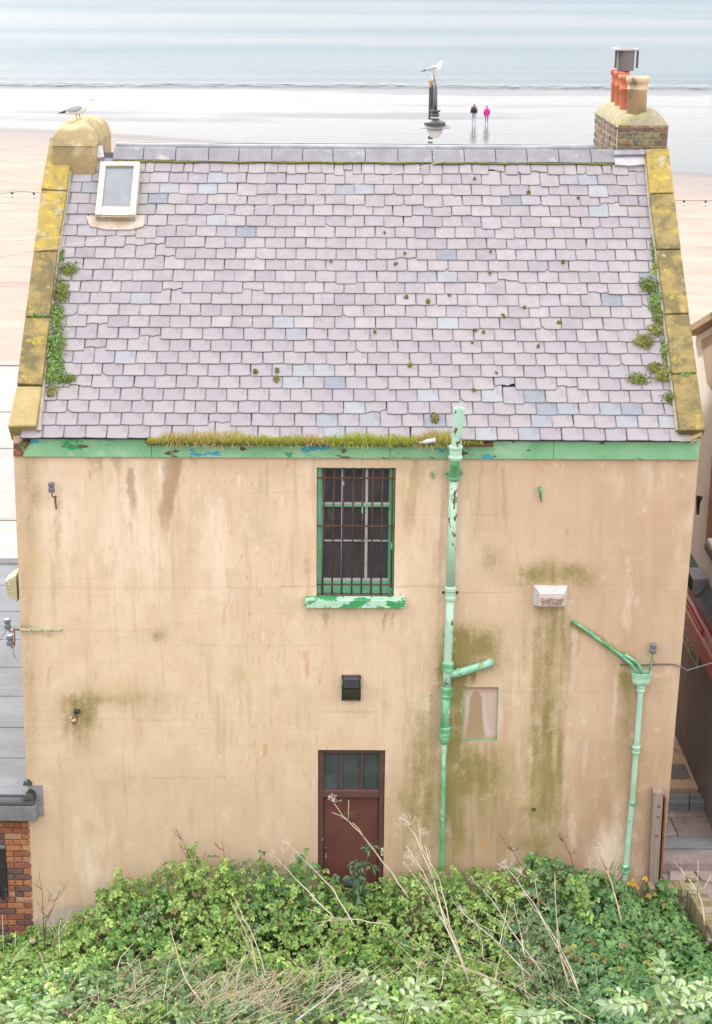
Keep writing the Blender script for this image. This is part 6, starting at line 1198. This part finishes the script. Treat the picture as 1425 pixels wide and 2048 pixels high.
dead([(1094, 1959), (1026, 1864), (985, 1800), (954, 1768)], -2.4, -1.8, .012, 'slanting stalk in the tangle below the recessed panel', None, [(1026, 1864, 965, 1822), (1000, 1820, 975, 1765)], twigs=3)
dead([(1060, 1950), (1005, 1895), (924, 1824), (918, 1805)], -2.5, -2., .012, 'low slanting stalk at the left of the tangle', [(925, 1822, .08)], twigs=2)
dead([(1168, 2017), (1137, 1926), (1066, 1803), (1015, 1737)], -2.8, -1.6, .013, 'longest stalk crossing the tangle with seed heads at its top', [(1015, 1736, .10), (1040, 1745, .07)], [(1080, 1830, 1070, 1760)], twigs=3)
dead([(1180, 2030), (1120, 1905), (1080, 1830), (1050, 1790)], -2.8, -1.9, .010, 'thin stalk beside the longest one in the tangle', [(1055, 1792, .07)], twigs=3)
dead([(1244, 1844), (1229, 1783), (1215, 1740), (1204, 1697)], -1.5, -.9, .013, 'branched pale stalk before the foot of the hopper pipe', [(1200, 1694, .05)], [(1229, 1783, 1234, 1735), (1234, 1740, 1252, 1722), (1215, 1740, 1185, 1690), (1220, 1740, 1238, 1700)], m_straw, twigs=2)
dead([(1410, 1849), (1402, 1793), (1377, 1758), (1362, 1735)], -1.8, -1.4, .014, 'forked pale stalk before the low brick wall at the right edge', None, [(1402, 1793, 1422, 1753), (1404, 1810, 1380, 1770), (1395, 1790, 1397, 1720)], m_straw, twigs=2)
dead([(1188, 2043), (1127, 2002), (1105, 1985)], -3.6, -3.3, .010, 'short fallen stalk at the bottom right of the tangle')
dead([(1005, 1966), (919, 1931), (868, 1905)], -2.8, -2.6, .010, 'nearly level stalk under the bundle', None, [(960, 1948, 900, 1940)])
dead([(120, 1909), (118, 1875), (122, 1840)], -1.7, -1.5, .010, 'small branching stalk below the bare cement patch', None, [(118, 1875, 104, 1838), (119, 1870, 140, 1835), (118, 1880, 95, 1845)], m_strawp, twigs=4)
dead([(0, 1990), (10, 1954), (35, 1910), (59, 1885)], -2.0, -1.5, .011, 'stalk curving up before the orange brick wall', [(60, 1884, .06)], [(30, 1915, 32, 1862), (10, 1950, 5, 1830)], m_strawp)
dead([(106, 1966), (92, 1935), (79, 1904)], -2.2, -2.0, .010, 'short slanted stalk near the left corner of the wall')
dead([(408, 2008), (373, 1963), (351, 1895), (339, 1846)], -3.2, -2.1, .011, 'long curved stalk rising from the straw pile', twigs=3)
dead([(236, 1948), (241, 1914), (270, 1885)], -2.4, -2.1, .010, 'hooked stalk in the leaves left of the straw pile', None, [(241, 1925, 272, 1935)])
dead([(270, 1990), (268, 1940), (255, 1925)], -2.8, -2.6, .009, 'short bent stalk beside the hooked one', twigs=2)
for k, (u, v) in enumerate(((470, 1945), (690, 1985), (620, 1960), (300, 1985), (325, 1960), (545, 1985), (940, 1995), (1010, 1990), (820, 1985), (1060, 1985), (880, 1940), (970, 1880), (1000, 1850), (1050, 1870), (990, 1925))):
    s = (-1, 1)[k % 2]; dead([(u, v+40), (u-s*8, v), (u-s*22, v-45-7*(k % 5))], -3.0+.1*(k % 4), -2.5, .008, ['thin dry stalk among the straw and leaves at the lower left', 'thin dry stalk among the leaves at the lower right'][int(u > 760)], group=['thin dry stalks at the lower left', 'thin dry stalks at the lower right'][int(u > 760)], twigs=2)
for (px, y_, lab) in (([(92, 1900), (88, 1860), (86, 1796), (79, 1742)], -.9, 'dark red bare twig nearest the brick corner'), ([(90, 1890), (91, 1846), (105, 1815), (120, 1778)], -.9, 'dark red bare twig slanting right near the brick corner'), ([(405, 1775), (383, 1718), (354, 1662)], -.5, 'dark bare twig above the tall narrow shrub'), ([(460, 1790), (452, 1740), (445, 1679)], -.5, 'dark bare twig right of the tall narrow shrub'), ([(1065, 1800), (1050, 1745), (1015, 1680)], -.7, 'dark bare twig left of the green channel'), ([(1155, 1760), (1140, 1710), (1120, 1668)], -.6, 'dark bare twig right of the green channel'), ([(1100, 1960), (1090, 1900), (1060, 1850)], -2.4, 'dark red stem in the middle of the tangle'), ([(1120, 1990), (1112, 1930), (1108, 1880)], -2.6, 'dark red upright stem right in the tangle')):
    dead(px, y_, y_+.1, .008, lab, mt=m_redtwig, name='bare_twig', cat='twig', group=None, twigs=6)
# straw pile
st = MB()
for k in range(430):
    if k < 170: u, v = random.gauss(470, 60), random.gauss(1985, 40)
    elif k < 280: u, v = random.gauss(610, 60), random.gauss(1975, 30)
    elif k < 340: u, v = random.gauss(250, 90), random.gauss(1990, 35)
    else: u, v = random.gauss(980, 130), random.gauss(1930, 55)
    a = onY(u, v, -3.1+(1990-v)*.012); a[2] = float(canopy(a[0], a[1]))+random.uniform(-.10, .06); L_ = random.uniform(.12, .5); th = random.gauss(-.4 if u < 500 else 2.2 if u > 760 else .5, 1.1); d = np.array([math.cos(th), random.gauss(0, .3), .35+.5*abs(math.sin(th))]); d = d/np.linalg.norm(d); b = a+d*L_
    st.tube([tuple(a), tuple((a+b)/2+np.array([0, random.gauss(0, .02), random.uniform(-.03, .05)])), tuple(b)], [.004, .0038, .002], 3, cap=False)
tag(st.build('dry_grass', m_straw), 'heap of pale dry grass stems in the lower left foreground', 'dry grass', kind='stuff')
# yellow leaves by the hopper pipe foot
yl = empty('yellow_flower', tuple(onY(1280, 1785, -.35)), 'small plant with yellow leaves at the foot of the hopper pipe', 'plant')
C = np.array([onY(u, v, -.35) for u, v in ((1291, 1757), (1268, 1768), (1258, 1765), (1248, 1758), (1276, 1775), (1266, 1760))]); V, F_, T = leaf_quads(C, np.tile(np.array([0, -.6, .8]), (6, 1)), np.array([.045, .04, .03, .025, .03, .03]), 5, np.tile(np.array([.62, .36, .02]), (6, 1)), w=.42); link('leaves', npmesh('leaves', V, F_, m_leaf, T), yl)
mb = MB()
for c_ in C: mb.tube([tuple(onY(1276, 1790, -.35)), tuple(c_)], .004, 4)
mb.build('stem', m_stem, yl)

# ------------------------------------------------------------------ plants and moss on the roof
m_mossleaf = m_leaf
def clump(u, v, ru, rv, label, tint, name='sedum_clump', cat='plant', group=None, ls=.016, h0=.02, dens=1., base=True):
    c_ = onP(u, v, E0+NR*h0, NR); sx_ = ru/150.; sy_ = rv/118.; o = empty(name, tuple(c_), label, cat, group)
    n = int(max(25, 9000*sx_*sy_*dens/ (ls/.016)**2)); a = rng.random(n)*6.283; r = np.sqrt(rng.random(n)); sb_ = rng.integers(0, 5, n); so_ = rng.normal(0, .33, (5, 2)); so_[0] = 0; ss_ = rng.uniform(.45, .7, 5); ss_[0] = .85; sb_ = np.where(rng.random(n) < .4, 0, sb_); bump_ = .75+.5*fbm(np.cos(a)*2+u, np.sin(a)*2+v, 5)
    hh = np.sqrt(np.clip(1-r*r, 0, 1))*min(sx_, sy_)*.62*ss_[sb_]*(.7+.6*rng.random(n))
    P = c_+np.array([1, 0, 0])*((np.cos(a)*r*ss_[sb_]+so_[sb_, 0])*sx_*bump_)[:, None]+TR*((np.sin(a)*r*ss_[sb_]+so_[sb_, 1])*sy_*bump_)[:, None]+NR*hh[:, None]
    Nn = norm(np.array([1, 0, 0])*(np.cos(a)*r)[:, None]+TR*(np.sin(a)*r)[:, None]+NR*(1.1-r*.6)[:, None]+rng.normal(0, .4, (n, 3)))
    tn = np.array(tint)*rng.uniform(.45, 1.35, (n, 1)); V, F_, T = leaf_quads(P, Nn, np.full(n, ls)*rng.uniform(.7, 1.4, n), 4, tn, w=.4, droop=.1); link('leaves', npmesh('leaves', V, F_, m_mossleaf, T), o)
    if base:
        V, Fq = flaunch(-1, 1, -1, 1, -.02, .30, 10, 10, int(u), 2., amp=.6); V = V.copy(); _x, _y = V[:, 0].copy(), V[:, 1].copy(); V[:, 0] = _x*np.sqrt(np.clip(1-_y*_y/2, 0, 1)); V[:, 1] = _y*np.sqrt(np.clip(1-_x*_x/2, 0, 1)); q = c_+np.array([1, 0, 0])*(V[:, :1]*sx_*.62)+TR*(V[:, 1:2]*sy_*.62)+NR*(V[:, 2:]*min(sx_, sy_)*.6); link('mat', npmesh('mat', q, Fq, m_moss, smooth=True), o)
SED = (.17, .22, .05); SG = (.20, .33, .09); OL = (.27, .26, .075)
for u, v, ru, rv, t_, lab in ((a_[0], a_[1], a_[2]*1.22, a_[3]*1.22, a_[4], a_[5]) for a_ in ((137, 541, 17, 14, SED, 'round green cushion plant below the yellow part of the left coping'), (124, 512, 6, 14, SG, 'small bright leafy plant at the top of the left verge'), (124, 583, 16, 22, SED, 'green cushion plant second down the left verge'), (114, 630, 16, 24, SG, 'leafy clump halfway down the left verge'), (113, 690, 20, 34, SG, 'large leafy clump in the middle of the left verge'), (108, 738, 20, 30, SG, 'large leafy clump near the foot of the left verge'), (134, 757, 19, 10, SED, 'low green tongue of plants spreading right at the left verge foot'), (104, 782, 9, 12, OL, 'small olive tuft lowest on the left verge'),
                               (1308, 500, 6, 26, SG, 'thin row of plants at the top of the right verge'), (1313, 535, 9, 12, (.34, .42, .05), 'bright lime tuft high on the right verge'), (1298, 571, 20, 16, SED, 'round green cushion under the lime tuft on the right verge'), (1314, 600, 12, 24, SG, 'leafy clump under the round cushion on the right verge'), (1318, 634, 12, 18, SED, 'dark leafy clump midway down the right verge'), (1313, 661, 15, 11, OL, 'olive cushion midway down the right verge'), (1287, 683, 22, 14, OL, 'large round olive cushion out on the slates at the right'), (1331, 700, 9, 28, SG, 'upright leafy clump against the lower right coping'), (1309, 735, 12, 10, OL, 'small olive cushion low on the right verge'), (1328, 750, 20, 16, OL, 'broad olive cushion low against the right coping'), (1277, 760, 19, 10, SED, 'lower round cushion out on the slates at the right'), (1340, 796, 12, 11, SED, 'lowest green cushion on the right verge'))):
    clump(u, v, ru, rv, lab, t_, group='plants growing along the roof verges')
clump(75, 632, 24, 4, 'strip of plants in a joint of the left coping', SG, h0=HC, group='plants in the coping joints', base=False); clump(1371, 748, 17, 5, 'strip of plants in a joint of the right coping', SG, h0=HC, group='plants in the coping joints', base=False)
clump(52, 888, 13, 9, 'mossy patch under the left kneeler stone', SED, h0=-.12, group=None, base=False)
for u, v, r in ((1058, 384, 4), (1157, 396, 3), (792, 527, 3), (810, 506, 2.5), (857, 603, 4.5), (813, 593, 4), (1127, 524, 4), (900, 590, 2.5), (980, 545, 2.5), (982, 503, 2.5), (1050, 614, 2.5), (1118, 645, 3.5), (945, 685, 2.5), (1008, 632, 3), (820, 730, 4), (968, 664, 3), (750, 663, 3), (555, 741, 5), (553, 758, 6), (511, 743, 5), (948, 780, 3.5), (1077, 692, 3), (993, 745, 2.5), (870, 836, 9), (663, 522, 3), (950, 357, 3), (952, 660, 3), (770, 465, 2)):
    clump(u, v, r, r*1.15, 'small green moss tuft growing in a joint of the slates', (.20, .21, .03) if r < 5 else (.25, .22, .08), 'moss_tuft', 'moss', 'moss tufts dotted over the slates', .011, .022, 3.)
# gutter with moss and grass
xg0, xg1 = wx(297, 885), wx(985, 885); zg_ = zf1-.01
gut = MB(); pr = [(-.055+.10*(k/10-1)*1.0, 0) for k in range(3)]
arc = [(-.105+.052*math.cos(math.pi+math.pi*k/10), zg_+.052*math.sin(math.pi+math.pi*k/10)) for k in range(11)]
nn = len(arc); gut.add([(xg0, y_, z_) for y_, z_ in arc]+[(xg1, y_, z_) for y_, z_ in arc], [(k, k+1, nn+k+1, nn+k) for k in range(nn-1)]); gut.build('gutter', m_rust, house, smooth=True)
pts = [(x_, -.125+random.gauss(0, .006), zg_+.008+random.gauss(0, .008)) for x_ in np.linspace(xg0, wx(905, 885), 140)]
n = 9000; x = rng.uniform(xg0, xg1-.12, n); h = (.035+.13*fbm(x*3.2, x*0, 15, 3)*rng.random(n))*sstep(xg0-.02, xg0+.3, x)*(1-.85*sstep(wx(895, 885), wx(912, 885), x)); y = rng.uniform(-.175, -.05, n); z0 = zg_+rng.uniform(-.015, .03, n)
hang = (rng.random(n) < .25)&(y < -.13); dx = rng.normal(0, .02, n); dy = rng.normal(-.015, .02, n); wv = rng.uniform(.0015, .004, n)
p0 = np.stack([x, y, z0], -1); tip = p0+np.stack([dx, dy, np.where(hang, -h*.7, h)], -1); s_ = np.stack([wv, wv*0, wv*0], -1)
midp = (p0+tip)/2+np.stack([dx*.1, -h*.15, h*.1], -1)
V = np.stack([p0-s_, p0+s_, midp+s_*.8, tip, midp-s_*.8], 1).reshape(-1, 3); i0 = np.arange(n)*5
F_ = np.concatenate([np.stack([i0, i0+1, i0+2, i0+4], 1)]); F3 = np.stack([i0+4, i0+2, i0+3, i0+3], 1)
hue = fbm(x*2., x*0+5, 25, 3)[:, None]; T = (np.array([.42, .45, .05])*(1-sstep(.5, .62, hue))+np.array([.58, .44, .17])*sstep(.5, .62, hue))*rng.uniform(.55, 1.25, (n, 1)); T = np.repeat(T, 5, axis=0)
V = np.stack([p0-s_, p0+s_, tip+s_*.3, tip-s_*.3], 1).reshape(-1, 3); T = T.reshape(n, 5, 3)[:, :4].reshape(-1, 3)
tag(link('gutter_grass', npmesh('gutter_grass', V, np.arange(4*n).reshape(-1, 4), m_leaf, T)), 'strip of yellow green grass and moss growing in the eaves gutter', 'grass', kind='stuff')
tag(MB().tube(pts, [random.uniform(.035, .06) for _ in pts], 8).build('gutter_moss', m_moss, smooth=True), 'thick moss filling the eaves gutter', 'moss', kind='stuff')
a = onY(843, 885, -.17); b = onY(872, 880, -.17)
bt = empty('plastic_bottle', tuple(a), 'crushed clear plastic bottle lying in the mossy gutter', 'bottle')
d = Vector(b-a); MB().lathe([(.012, 0), (.014, .02), (.024, .05), (.03, .08), (.026, .11), (.03, .14), (.027, d.length)], tuple(a), 12, tuple(d)).build('body', M('cloudy_plastic', (.42, .43, .47), (.56, .56, .60), ns=12, rough=.3, bump=.3), bt, smooth=True)
MB().lathe([(.014, -.02), (.014, 0)], tuple(a), 10, tuple(d)).build('cap', m_white, bt)
for o in bpy.data.objects:
    if '_o' in o: del o['_o']
